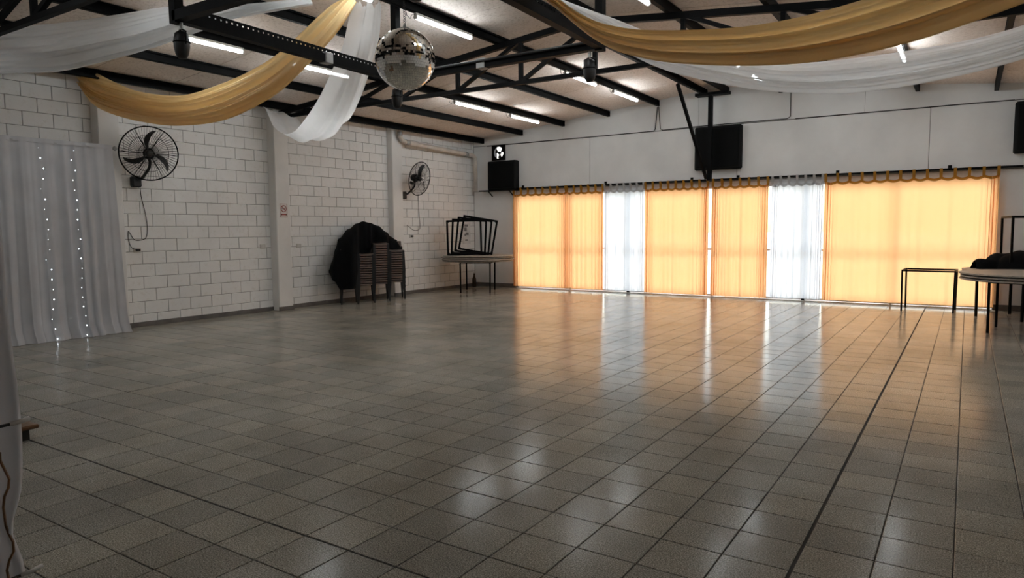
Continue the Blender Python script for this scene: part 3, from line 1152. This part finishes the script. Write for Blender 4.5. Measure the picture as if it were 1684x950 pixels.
def bcloth(u, v):
    z = 2.765 * (1 - v) + 0.005 * v
    fl = max(0, v - 0.9) / 0.1
    return (XC + bfold(u, v) + 0.10 * fl * fl, 3.95 + 1.58 * u * (1 + 0.06 * v) - 0.02 * v + 0.015 * math.sin(u * 90) * v, z)


part('cloth', MB().grid(bcloth, 170, 18), M['backdrop'], bd, True)
part('header', MB().grid(lambda u, v: (XC + 0.03 + 0.4 * bfold(u, 0) - 0.01, 3.95 + 1.58 * u, 2.80 - 0.06 * v), 170, 2), M['backdrop'], bd, True)


def light_string(y0, y1, label, seed):
    rnd = random.Random(seed)
    r = thing('light_string', label, 'fairy lights', (XC + 0.12, y0, 0.02), group='fairy light strings on the white curtain')
    pts, bl = [], MB()
    n = 20
    for i in range(n):
        t = i / (n - 1)
        z = 2.66 - 2.62 * t
        y = y0 + (y1 - y0) * t + rnd.uniform(-0.03, 0.03)
        x = XC + 0.115 + 0.02 * math.sin(i)
        pts.append((x, y, z))
        s = rnd.choice([0.0025, 0.004, 0.006, 0.007])
        bl.lathe([(0.001, -s), (s * 0.8, -s * 0.5), (s, 0), (s * 0.8, s * 0.5), (0.001, s)], (x + 0.004, y, z), 8)
    part('cord', MB().tube(pts, 0.0012, 4), M['socket'], r)
    o = part('bulbs', bl, M['led'], r, True, 'tiny glowing white bulbs')
    o['kind'] = 'stuff'


light_string(4.52, 4.56, 'left string of fairy lights on the white curtain', 1)
light_string(4.92, 4.96, 'right string of fairy lights on the white curtain', 2)

# near cloth at the left edge of the picture
nc = thing('column_drape', 'pale cloth hanging close to the camera at the left edge, tied with cord', 'drape', (-3.0, 0.95, 0))


def ncl(u, v):
    z = (zc(-3.0) - 0.01) * (1 - v) + 0.004 * v
    y = 0.62 + 0.51 * u
    pinch = math.exp(-((z - 0.40) / 0.10) ** 2)
    ex = 0.02 * math.exp(-((z - 0.80) / 0.3) ** 2)
    y = y + (0.9 - y) * 0.16 * pinch + ex * u
    return (-3.0 + 0.03 * math.sin(u * 21) + 0.015 * math.sin(u * 47 + 1), y, z)


part('cloth', MB().grid(ncl, 60, 80), M['backdrop'], nc, True)
for z, e in ((0.81, 1.165), (0.225, 1.175)):
    part('tie', MB().tube([(-2.955, 0.62, z), (-2.95, 0.9, z - 0.004), (-2.955, 1.11, z)], 0.006, 6), M['wire'], nc)
    part('tie_end', MB().tube([(-2.955, 1.10, z), (-2.95, 1.14, z + 0.004), (-2.955, e, z + 0.008)], 0.009, 6), M['paper'], nc, True)
lw = [(-2.955 + 0.012 * math.sin(i * 1.7), 1.07 + 0.012 * math.sin(i * 0.9), 0.05 + i * 0.035) for i in range(20)]
part('cord', MB().tube(lw, 0.005, 5), M['wood'], nc)

# low wooden platform
pf = thing('platform', 'low dark platform with varnished wooden top at the left edge', 'platform', (-6.4, 1.3, 0))
part('plinth', MB().box(-7.2, -5.72, 0.2, 2.25, 0, 0.085), M['dwood'], pf)
part('top_board', MB().cbox(-7.25, -5.67, 0.15, 2.30, 0.085, 0.115, 0.008), M['wood'], pf)

# ================================================================== WALL FANS


def wall_fan(c, n, R, box, cordpts, label):
    c, n = V(c), V(n).normalized()
    r = thing('wall_fan', label, 'fan', tuple(box), group='black wall fans')
    a = n.cross(V((0, 0, 1))).normalized()
    b = a.cross(n)
    P = lambda x, y, z: c + a * x + b * y + n * z
    g = MB().ring(c, n, R, 0.010, 56, 6)
    part('guard_rim', g, M['steelm'], r, True)
    for sgn in (1, -1):
        w = MB()
        for k in range(60):
            t = 2 * math.pi * k / 60
            w.tube([P(0.07 * math.cos(t), 0.07 * math.sin(t), sgn * 0.085), P(0.6 * R * math.cos(t + 0.12), 0.6 * R * math.sin(t + 0.12), sgn * 0.075),
                    P(R * math.cos(t + 0.2), R * math.sin(t + 0.2), sgn * 0.004)], 0.0019, 4)
        for q in (0.35, 0.68):
            w.ring(P(0, 0, sgn * (0.085 - 0.02 * q)), n, R * q, 0.0018, 40, 4)
        for k in range(6):
            t = math.pi * k / 3 + 0.05
            w.tube([P(0.06 * math.cos(t), 0.06 * math.sin(t), sgn * 0.088), P(0.6 * R * math.cos(t), 0.6 * R * math.sin(t), sgn * 0.078), P(R * math.cos(t), R * math.sin(t), sgn * 0.004)], 0.0035, 5)
        part('front_guard' if sgn > 0 else 'rear_guard', w, M['steelm'], r)
    for k in range(3):
        t0 = 2 * math.pi * k / 3 + 1.35

        def bl(u, v, t0=t0):
            rad = 0.055 + (R * 0.88 - 0.055) * u
            wd = (0.14 + 0.36 * math.sin(math.pi * (0.12 + 0.80 * u))) * (1 - 0.45 * u)
            t = t0 + 0.5 * u * u + (v - 0.5) * wd
            return P(rad * math.cos(t), rad * math.sin(t), (v - 0.5) * 0.075 * (1 - 0.4 * u))
        part('blade', MB().grid(bl, 12, 6), M['dplastic'], r, True)
    hub = MB().tube([P(0, 0, 0.06), P(0, 0, 0.02), P(0, 0, -0.04)], 0.05, 16, [0.03, 0.055, 0.055])
    part('hub', hub, M['dplastic'], r, True)
    part('motor', MB().tube([P(0, 0, -0.07), P(0, 0, -0.10), P(0, 0, -0.20), P(0, 0, -0.23)], 0.08, 18, [0.05, 0.085, 0.08, 0.05]), M['dplastic'], r, True)
    bx = V(box)
    m0 = P(0, -0.06, -0.15)
    arm = [m0, m0 + V((0, 0, -0.14)), m0.lerp(bx, 0.55) + V((0, 0, -0.12)), bx + V((0.10, 0, 0.07)), bx + V((0.07, 0, 0.03))]
    part('arm', MB().tube([catmull(arm, i / 16) for i in range(17)], 0.022, 8), M['dplastic'], r, True)
    part('wall_box', MB().cbox(bx.x, bx.x + 0.10, bx.y - 0.075, bx.y + 0.075, bx.z - 0.085, bx.z + 0.085, 0.02), M['dplastic'], r)
    part('cord', MB().tube([catmull(cordpts, i / 40) for i in range(41)], 0.0055, 5), M['wire'], r, True)
    return r


wx = XL + 0.012
wall_fan((-10.55, 6.01, 2.71), (0.87, -0.49, -0.05), 0.405, (XL + 0.003, 6.03, 2.30),
         [(wx + 0.03, 6.10, 2.22), (wx, 6.13, 2.05), (wx, 6.18, 1.80), (wx, 6.20, 1.60), (wx, 6.17, 1.42), (wx, 6.05, 1.38), (wx, 5.97, 1.40), (wx, 5.92, 1.49), (wx, 5.89, 1.52), (wx, 5.89, 1.38), (wx, 5.93, 1.27), (wx + 0.02, 5.99, 1.235)],
         'round black wall fan facing the camera, right of the white backdrop curtain')
wall_fan((-10.62, 12.40, 2.68), (0.97, 0.05, -0.20), 0.385, (XL + 0.003, 12.26, 2.31),
         [(wx + 0.03, 12.80, 2.36), (wx, 12.83, 2.1), (wx, 12.85, 1.8), (wx, 12.87, 1.62), (wx, 12.84, 1.52), (wx, 12.65, 1.50), (wx, 12.48, 1.58), (wx, 12.40, 1.62)],
         'black wall fan turned sideways above the stacked chairs')


def socket(y, z, label, plug):
    r = thing('wall_socket', label, 'socket', (XL, y, z - 0.04), group='sockets on the block wall')
    part('plate', MB().cbox(XL, XL + 0.018, y - 0.06, y + 0.06, z - 0.04, z + 0.04, 0.005), M['socket'], r)
    part('insert', MB().box(XL + 0.017, XL + 0.020, y - 0.03, y + 0.03, z - 0.02, z + 0.02), M['signblk'] if plug else M['paper'], r)
    if plug:
        part('plug', MB().cbox(XL + 0.018, XL + 0.06, y - 0.025, y + 0.03, z - 0.02, z + 0.02, 0.006), M['dplastic'], r)


socket(6.02, 1.228, 'wall socket with a black plug below the nearer fan', True)
socket(8.38, 1.225, 'small pale wall socket just left of the no-smoking pillar', False)
socket(9.22, 1.216, 'small pale wall socket just right of the no-smoking pillar', False)
socket(12.55, 1.36, 'wall socket with a black plug below the farther fan', True)

# no smoking sign on the pillar
sx, sy, sz = XL + 0.192, 8.735, 1.895
sg = thing('no_smoking_sign', 'small no-smoking sign on the pillar between the fans', 'sign', (sx, sy, sz - 0.13))
part('plate', MB().cbox(sx - 0.002, sx + 0.006, sy - 0.085, sy + 0.085, sz - 0.13, sz + 0.13, 0.002), M['sign'], sg)
part('border', MB().box(sx + 0.006, sx + 0.007, sy - 0.082, sy + 0.082, sz + 0.122, sz + 0.127).box(sx + 0.006, sx + 0.007, sy - 0.082, sy + 0.082, sz - 0.127, sz - 0.122)
     .box(sx + 0.006, sx + 0.007, sy - 0.082, sy - 0.077, sz - 0.127, sz + 0.127).box(sx + 0.006, sx + 0.007, sy + 0.077, sy + 0.082, sz - 0.127, sz + 0.127), M['signred'], sg)
part('red_ring', MB().ring((sx + 0.007, sy, sz + 0.035), (1, 0, 0), 0.058, 0.0075, 36, 5), M['signred'], sg, True)
part('red_slash', MB().bar((sx + 0.009, sy - 0.041, sz + 0.076), (sx + 0.009, sy + 0.041, sz - 0.006), 0.013, 0.003, (1, 0, 0)), M['signred'], sg)
part('cigarette', MB().box(sx + 0.006, sx + 0.0075, sy - 0.042, sy + 0.03, sz + 0.028, sz + 0.040), M['signblk'], sg)
part('text_bar', MB().box(sx + 0.006, sx + 0.008, sy - 0.062, sy + 0.062, sz - 0.088, sz - 0.062), M['signred'], sg)
part('text_end', MB().box(sx + 0.006, sx + 0.009, sy - 0.068, sy - 0.05, sz - 0.092, sz - 0.058).box(sx + 0.006, sx + 0.009, sy + 0.05, sy + 0.068, sz - 0.092, sz - 0.058), M['signblk'], sg)

# drain pipe
dp = thing('drain_pipe', 'pale pipe running along the top of the block wall to the corner', 'pipe', (XL + 0.1, 13.4, 2.5))
px_ = XL + 0.24
pp = [(px_, 11.97, 3.84), (px_, 11.97, 3.62), (px_, 12.03, 3.53), (px_, 12.15, 3.50), (px_ - 0.05, 13.4, 3.47), (px_ - 0.09, 14.6, 3.44), (px_ - 0.09, 14.86, 3.43), (px_ - 0.085, 14.94, 3.38), (px_ - 0.08, 14.96, 3.28), (px_ - 0.08, 14.96, 2.50)]
part('pipe', MB().tube(pp, 0.052, 12), M['pipe'], dp, True)
for q in ((px_, 11.97, 3.70), (px_ - 0.002, 12.20, 3.498), (px_ - 0.09, 14.65, 3.439)):
    pass
part('collar', MB().tube([(px_, 11.97, 3.62), (px_, 11.97, 3.72)], 0.060, 12), M['galv'], dp, True)
part('collar', MB().tube([(px_, 12.16, 3.50), (px_ - 0.004, 12.28, 3.497)], 0.060, 12), M['galv'], dp, True)
part('collar', MB().tube([(px_ - 0.085, 14.5, 3.443), (px_ - 0.09, 14.62, 3.44)], 0.060, 12), M['galv'], dp, True)

# poster and bottle in the corner
po = thing('poster', 'small white notice with grey print behind the table frames', 'poster', (XL, 14.72, 1.13))
part('sheet', MB().box(XL + 0.003, XL + 0.008, 14.56, 14.90, 1.13, 1.70), M['paper'], po)
for a, b, c, d in ((14.64, 14.80, 1.58, 1.64), (14.63, 14.74, 1.46, 1.56), (14.70, 14.82, 1.36, 1.43), (14.64, 14.70, 1.34, 1.40), (14.67, 14.78, 1.21, 1.25)):
    part('print', MB().box(XL + 0.008, XL + 0.009, a, b, c, d), M['ink'], po)
bt = thing('bottle', 'dark brown bottle on the floor in the far corner under the table', 'bottle', (-10.86, 14.80, 0))
part('body', MB().lathe([(0.05, 0), (0.055, 0.01), (0.055, 0.20), (0.03, 0.27), (0.02, 0.30), (0.02, 0.36)], (-10.86, 14.80, 0), 16), M['bottle'], bt, True)
part('cap', MB().lathe([(0.022, 0.355), (0.022, 0.38), (0.012, 0.385)], (-10.86, 14.80, 0), 12), M['socket'], bt, True)

# ================================================================== LOUDSPEAKERS, EXHAUST FAN, CABLES ON THE END WALL


def speaker(x0, x1, z0, z1, d, label):
    r = thing('loudspeaker', label, 'loudspeaker', ((x0 + x1) / 2, YW - d / 2, z0), group='black loudspeakers on the end wall')
    y0 = YW - d
    part('cabinet', MB().cbox(x0, x1, y0, YW - 0.02, z0, z1, 0.025), M['speaker'], r)
    part('grille', MB().cbox(x0 + 0.05, x1 - 0.05, y0 - 0.012, y0 + 0.01, z0 + 0.05, z1 - 0.05, 0.008), M['grille'], r)
    part('bracket', MB().bar(((x0 + x1) / 2, YW - 0.03, (z0 + z1) / 2), ((x0 + x1) / 2, YW - 0.001, (z0 + z1) / 2), 0.2, 0.2), M['steelm'], r)
    return r


speaker(-10.46, -9.60, 2.515, 3.245, 0.22, 'black loudspeaker on a shelf in the left corner, below the exhaust fan')
speaker(-5.03, -4.03, 2.745, 3.655, 0.14, 'black loudspeaker behind the ridge post')
speaker(0.60, 1.45, 2.745, 3.62, 0.22, 'black loudspeaker cut off by the right edge')
sh = thing('speaker_shelf', 'thin dark shelf under the corner loudspeaker', 'shelf', (-10.2, 14.98, 2.48))
part('board', MB().box(-10.72, -9.60, 14.86, YW - 0.001, 2.49, 2.512), M['steelm'], sh)
part('bracket', MB().bar((-10.45, 14.90, 2.49), (-10.45, YW - 0.005, 2.36), 0.02, 0.02), M['steelm'], sh)
part('bracket', MB().bar((-9.8, 14.90, 2.49), (-9.8, YW - 0.005, 2.36), 0.02, 0.02), M['steelm'], sh)

ef = thing('exhaust_fan', 'small square exhaust fan in the end wall with daylight between its blades', 'fan', ((EX0 + EX1) / 2, YW, EZ0))
ex, ez = (EX0 + EX1) / 2, (EZ0 + EZ1) / 2
fm = MB()
fm.box(EX0 - 0.03, EX0 + 0.02, YW - 0.05, YW - 0.001, EZ0 - 0.03, EZ1 + 0.03).box(EX1 - 0.02, EX1 + 0.03, YW - 0.05, YW - 0.001, EZ0 - 0.03, EZ1 + 0.03)
fm.box(EX0 + 0.02, EX1 - 0.02, YW - 0.05, YW - 0.001, EZ1 - 0.02, EZ1 + 0.03).box(EX0 + 0.02, EX1 - 0.02, YW - 0.05, YW - 0.001, EZ0 - 0.03, EZ0 + 0.02)
part('housing', fm, M['steelm'], ef)
ringm = MB()
N_ = 32
vs, fs = [], []
for k in range(N_):
    t = 2 * math.pi * k / N_
    ca, sa = math.cos(t), math.sin(t)
    q = 0.175 / max(abs(ca), abs(sa))
    vs += [(ex + 0.145 * ca, YW - 0.03, ez + 0.145 * sa), (ex + q * ca, YW - 0.03, ez + q * sa)]
for k in range(N_):
    j = (k + 1) % N_
    fs.append((2 * k, 2 * k + 1, 2 * j + 1, 2 * j))
ringm.add(vs, fs)
part('face_plate', ringm, M['steelm'], ef)
for k in range(3):
    t0 = 2 * math.pi * k / 3 + 0.6

    def eb(u, v, t0=t0):
        rad = 0.03 + 0.108 * u
        t = t0 + (v - 0.5) * (0.75 + 0.25 * u)
        return (ex + rad * math.cos(t), YW + 0.02 + 0.02 * (v - 0.5), ez + rad * math.sin(t))
    part('blade', MB().grid(eb, 5, 5), M['dplastic'], ef)
part('hub', MB().tube([(ex, YW - 0.005, ez), (ex, YW + 0.05, ez)], 0.045, 16), M['dplastic'], ef)


def cable(pts, label, rr=0.008):
    solo('wall_cable', MB().tube(pts, rr, 6), M['wire'], label, 'cable', smooth=False, group='dark cables on the end wall')


yc = YW - 0.012
cable([(-10.6, yc, 3.665), (-9.0, yc, 3.668), (-7.5, yc, 3.675), (-6.02, yc, 3.68), (-5.98, yc, 3.72), (-5.93, yc, 4.21)], 'dark cable along the end wall from the corner up to the ridge row beam', 0.010)
cable([(-5.90, yc, 4.21), (-5.86, yc, 3.72), (-5.80, yc, 3.685), (-5.06, yc, 3.70), (-3.9, yc, 3.70), (-3.16, yc, 3.70), (-3.10, yc, 3.74), (-3.10, yc, 4.30)], 'dark cable looping over the middle loudspeaker and up at its right', 0.009)
cable([(-3.0, yc, 3.688), (-1.5, yc, 3.682), (-0.2, yc, 3.684), (0.59, yc, 3.68)], 'thin dark cable along the right half of the end wall', 0.007)

# ================================================================== CHAIRS
def make_chair():
    r = thing('plastic_chair', 'x', 'chair')
    W, D = 0.160, 0.19
    seat = MB()

    def st(u, v):
        x = -D + 2 * D * u
        y = -W + 2 * W * v
        edge = max(abs(2 * u - 1), abs(2 * v - 1))
        z = 0.415 - 0.012 * (1 - (2 * v - 1) ** 2) - (0.018 * max(0, u - 0.8) / 0.2) ** 1
        return (x, y, z)
    seat.grid(st, 8, 8)
    seat.cbox(D - 0.012, D + 0.008, -W, W, 0.368, 0.400, 0.004)          # front apron
    seat.cbox(-D, D, -W - 0.006, -W + 0.006, 0.375, 0.412, 0.003)
    seat.cbox(-D, D, W - 0.006, W + 0.006, 0.375, 0.412, 0.003)
    part('seat', seat, M['plastic'], r)
    back = MB()
    bx = lambda z: -D - 0.02 - 0.20 * (z - 0.40)
    for k in range(5):
        y = -0.11 + 0.055 * k
        back.bar((bx(0.40), y, 0.40), (bx(0.57), y, 0.57), 0.028, 0.012, (1, 0, 0))
    back.bar((bx(0.57), -W + 0.01, 0.57), (bx(0.57), W - 0.01, 0.57), 0.025, 0.06)
    for s in (-1, 1):
        back.bar((bx(0.40), s * (W - 0.012), 0.40), (bx(0.57), s * (W - 0.02), 0.57), 0.024, 0.03, (1, 0, 0))
    part('backrest', back, M['plastic'], r)
    for sx_ in (1, -1):
        for s in (-1, 1):
            lg = MB()
            a = V((sx_ * (D - 0.015), s * (W - 0.018), 0.40))
            b = V((sx_ * (D + (0.005 if sx_ > 0 else 0.03)), s * (W + 0.005), 0.0))
            vs = []
            for c, w in ((a, 0.024), (b, 0.014)):
                for i, j in ((-1, -1), (1, -1), (1, 1), (-1, 1)):
                    vs.append(c + V((i * w, j * w, 0)))
            lg.add(vs, [(0, 1, 2, 3), (7, 6, 5, 4), (4, 5, 1, 0), (5, 6, 2, 1), (6, 7, 3, 2), (7, 4, 0, 3)])
            part('leg', lg, M['dplastic'], r)
    return r


PITCH = 0.051
FACE = math.radians(-40)
proto = make_chair()
first = True
STACKS = [((-10.50, 10.02), 15, 'the stack under the black cloth'), ((-10.42, 10.42), 13, 'the lowest uncovered stack'),
          ((-10.38, 10.83), 17, 'the tallest stack'), ((-10.40, 11.33), 14, 'the stack nearest the fan pillar')]
for (fx, fy), n, nm in STACKS:
    cx, cy = fx - 0.21 * math.cos(FACE), fy - 0.21 * math.sin(FACE)
    for k in range(n):
        c = proto if first else copy_tree(proto)
        first = False
        c.location = (cx + 0.0012 * k * math.cos(FACE), cy, k * PITCH)
        c.rotation_euler = (0, 0, FACE + random.uniform(-0.012, 0.012))
        t = n - 1 - k
        pos = ORD[t] if t < 10 else ORDB[k]
        c['label'] = 'brown plastic chair, %s in %s' % (pos, nm)
        c['group'] = 'stacked brown plastic chairs'

# black cloth over the chair backs
e2 = V((0.72, -0.69, 0)).normalized()
e1 = V((0.69, 0.72, 0)).normalized()
O0 = V((-10.55, 10.50, 0))


def interp(tab, x):
    if x <= tab[0][0]:
        return tab[0][1]
    for (a, b), (c, d) in zip(tab, tab[1:]):
        if x <= c:
            t = (x - a) / (c - a)
            t = t * t * (3 - 2 * t)
            return b + (d - b) * t
    return tab[-1][1]


A0, A1 = -0.72, 0.86
ridge = [(-0.72, 0.70), (-0.66, 0.86), (-0.57, 1.14), (-0.51, 1.34), (-0.30, 1.54), (-0.13, 1.655), (0.0, 1.70), (0.15, 1.67), (0.32, 1.61), (0.51, 1.47), (0.62, 1.36), (0.72, 1.30), (0.86, 1.14)]
fe2 = [(-0.72, 0.10), (-0.62, 0.50), (-0.22, 0.57), (-0.15, 0.40), (-0.08, -0.10), (0.02, -0.20), (0.15, -0.22), (0.20, -0.44), (0.34, -0.47), (0.51, -0.50), (0.57, -0.76), (0.72, -0.82), (0.86, -0.86)]
rde2 = [(-0.72, 0.0), (-0.5, -0.02), (-0.25, -0.08), (0.02, -0.36), (0.15, -0.40), (0.22, -0.60), (0.34, -0.65), (0.51, -0.68), (0.58, -0.94), (0.72, -0.99), (0.86, -0.99)]
hem = [(-0.72, 0.64), (-0.62, 0.50), (-0.48, 0.32), (-0.20, 0.34), (-0.15, 0.60), (-0.10, 1.03), (0.14, 1.04), (0.19, 1.24), (0.49, 1.25), (0.53, 1.09), (0.86, 1.09)]


def cl(u, v):
    a = A0 + (A1 - A0) * u
    zr, zf, ef_ = interp(ridge, a), interp(hem, a), interp(fe2, a)
    zf = min(zf, zr - 0.03)
    rid = interp(rde2, a)
    if v < 0.6:
        t = v / 0.6
        z = zf + (zr - zf) * t
        e = ef_ + (rid - ef_) * (t ** 5)
    else:
        t = (v - 0.6) / 0.4
        z = zr + (max(0.6, zr - 0.75) - zr) * t
        e = rid - 0.12 * math.sin(t * math.pi / 2)
    f = 0.018 * math.sin(a * 21 + 2 * v) + 0.012 * math.sin(a * 43 + 1)
    k = 1 - abs(v - 0.5) * 0.6
    P = O0 + e1 * a + e2 * (e + f * k) + V((0, 0, z))
    P.x = max(P.x, XL + 0.03)
    return P


solo('cloth_cover', MB().grid(cl, 84, 40), M['bcloth'], 'black cloth thrown over the stacked chairs by the block wall', 'cloth', smooth=True)

# ================================================================== TABLES


def base_frame(W, D, Hh, tube_w, name='table_frame', label='x', group=None, loc=(0, 0, 0)):
    """square steel ring on four legs, origin at the floor under its middle"""
    r = thing(name, label, 'table frame', (0, 0, 0), group)
    w, d = W / 2, D / 2
    t = tube_w
    for s in (-1, 1):
        part('ring_bar', MB().bar((-w, s * d, Hh - t / 2), (w, s * d, Hh - t / 2), t, t), M['steelm'], r)
        part('ring_bar', MB().bar((s * w, -d, Hh - t / 2), (s * w, d, Hh - t / 2), t, t), M['steelm'], r)
    for a in (-1, 1):
        for b in (-1, 1):
            part('leg', MB().bar((a * w * 0.985, b * d * 0.985, 0), (a * w, b * d, Hh - t), t, t), M['steelm'], r)
    r.location = loc
    return r


def tabletop(c, z, R, label, th=0.024):
    r = thing('round_tabletop', label, 'tabletop', (c[0], c[1], z), group='round tabletops stacked on table frames')
    part('board', MB().lathe([(R - 0.004, z + 0.001), (R, z + 0.004), (R, z + th - 0.004), (R - 0.004, z + th - 0.001), (R - 0.02, z + th)], (c[0], c[1], 0), 64), M['top'], r)
    part('underside_rim', MB().lathe([(R - 0.05, z - 0.006), (R - 0.03, z - 0.006), (R - 0.03, z + 0.002), (R - 0.05, z + 0.002)], (c[0], c[1], 0), 48), M['edge'], r)
    return r


# far left corner
LC = (-10.02, 13.80)
b = base_frame(0.72, 0.86, 0.735, 0.032, label='black table frame carrying the stacked round tops in the far left corner', group='black table frames')
b.location = (-9.98, 13.76, 0)
b.rotation_euler = (0, 0, math.radians(27))
for k in range(4):
    tabletop((LC[0] + [0, 0.03, -0.03, 0.025][k], LC[1] + [0, -0.02, 0.02, 0][k]), 0.743 + 0.040 * k, [0.86, 0.88, 0.87, 0.85][k],
             'round tabletop in the far left stack, %s of four' % ['lowest', 'second lowest', 'second highest', 'topmost'][k])
TOPZ = 0.743 + 0.040 * 3 + 0.026
# four frames lying on their side on the tops, ring towards the room, legs to the corner
va = math.radians(126)
for k in range(4):
    f = base_frame(0.80, 0.80, 0.62, 0.046, label='black table frame on its side on the far left tops, %s from the left' % ['first', 'second', 'third', 'fourth'][k], group='black table frames')
    # local +z of the frame (its ring side) turned towards the camera
    d = V((math.sin(math.radians(36)), -math.cos(math.radians(36)), 0))
    rt = V((math.cos(math.radians(36)), math.sin(math.radians(36)), 0))
    tilt = math.radians([-1, 3, 6.5, 10][k])
    up = V((0, 0, 1))
    ax = rt * math.cos(tilt) - up * math.sin(tilt)
    ay = up * math.cos(tilt) + rt * math.sin(tilt)
    # right handed: x=ax, y=ay, z=ax x ay = towards the camera side
    az = ax.cross(ay)
    low = 0.415 * math.cos(tilt) + 0.415 * abs(math.sin(tilt))
    pos = V((LC[0] - 0.10, LC[1] - 0.05, 0)) + rt * (0.11 * k - 0.20) + V((0, 0, TOPZ + low + 0.004)) - az * (0.62 - 0.30 + 0.045 * k)
    f.matrix_world = Matrix(((ax.x, ay.x, az.x, pos.x), (ax.y, ay.y, az.y, pos.y), (ax.z, ay.z, az.z, pos.z), (0, 0, 0, 1)))

# right side
b = base_frame(0.80, 0.66, 0.735, 0.028, label='bare black table frame standing before the widest gold curtain', group='black table frames')
b.location = (-0.54, 14.52, 0)
b.rotation_euler = (0, 0, math.radians(-2))
RA, RB = (0.80, 12.15), (0.84, 13.98)
b = base_frame(0.78, 0.78, 0.735, 0.032, label='black table frame under the nearer stack of round tops at right', group='black table frames')
b.location = (RA[0] - 0.07, RA[1], 0)
b.rotation_euler = (0, 0, math.radians(-9))
for k in range(3):
    tabletop((RA[0] + [0, 0.015, -0.01][k], RA[1]), 0.743 + 0.040 * k, [0.88, 0.885, 0.88][k], 'round tabletop in the nearer stack at right, %s of three' % ['lowest', 'middle', 'topmost'][k])
b = base_frame(0.78, 0.78, 0.735, 0.032, label='black table frame under the farther round tops at right', group='black table frames')
b.location = (RB[0] - 0.13, RB[1], 0)
b.rotation_euler = (0, 0, math.radians(-39))
for k in range(2):
    tabletop((RB[0], RB[1]), 0.743 + 0.033 * k, 0.90, 'round tabletop in the farther pile at right, %s' % ['lower of two', 'upper one under the black cloth'][k])
f = base_frame(0.80, 0.80, 0.86, 0.034, label='black table frame standing on the farther round tops at the right edge', group='black table frames')
f.location = (0.93, 14.0, 0.803)
f.rotation_euler = (0, 0, math.radians(8))

# heap of black cloth
cb = MB()


LUMPS = [(-0.62, -0.05, 0.20, 0.17), (-0.36, 0.10, 0.30, 0.26), (-0.12, -0.12, 0.34, 0.30), (0.12, 0.10, 0.40, 0.34), (0.40, -0.10, 0.34, 0.28), (0.60, 0.12, 0.26, 0.18)]


def heap(u, v):
    a = 2 * math.pi * u
    rad = 0.84 * v * (1 + 0.04 * math.sin(3 * a + 1) + 0.03 * math.sin(7 * a))
    dx, dy = rad * math.cos(a), 0.72 * rad * math.sin(a)
    h = 0.0
    for lx, ly, lr, lh in LUMPS:
        d2 = ((dx - lx) ** 2 + (dy - ly) ** 2) / lr ** 2
        h = max(h, lh * math.sqrt(max(0, 1 - d2)) ** 0.8)
    h += 0.012 * math.sin(23 * dx + 5 * dy) * (1 if h > 0.05 else 0)
    return (RB[0] + 0.04 + dx, RB[1] - 0.05 + dy, 0.803 + max(0.004, h))


cb.grid(heap, 110, 44)
solo('cloth_heap', cb, M['bcloth'], 'heap of black cloth on the farther round tops at right', 'cloth', smooth=True)
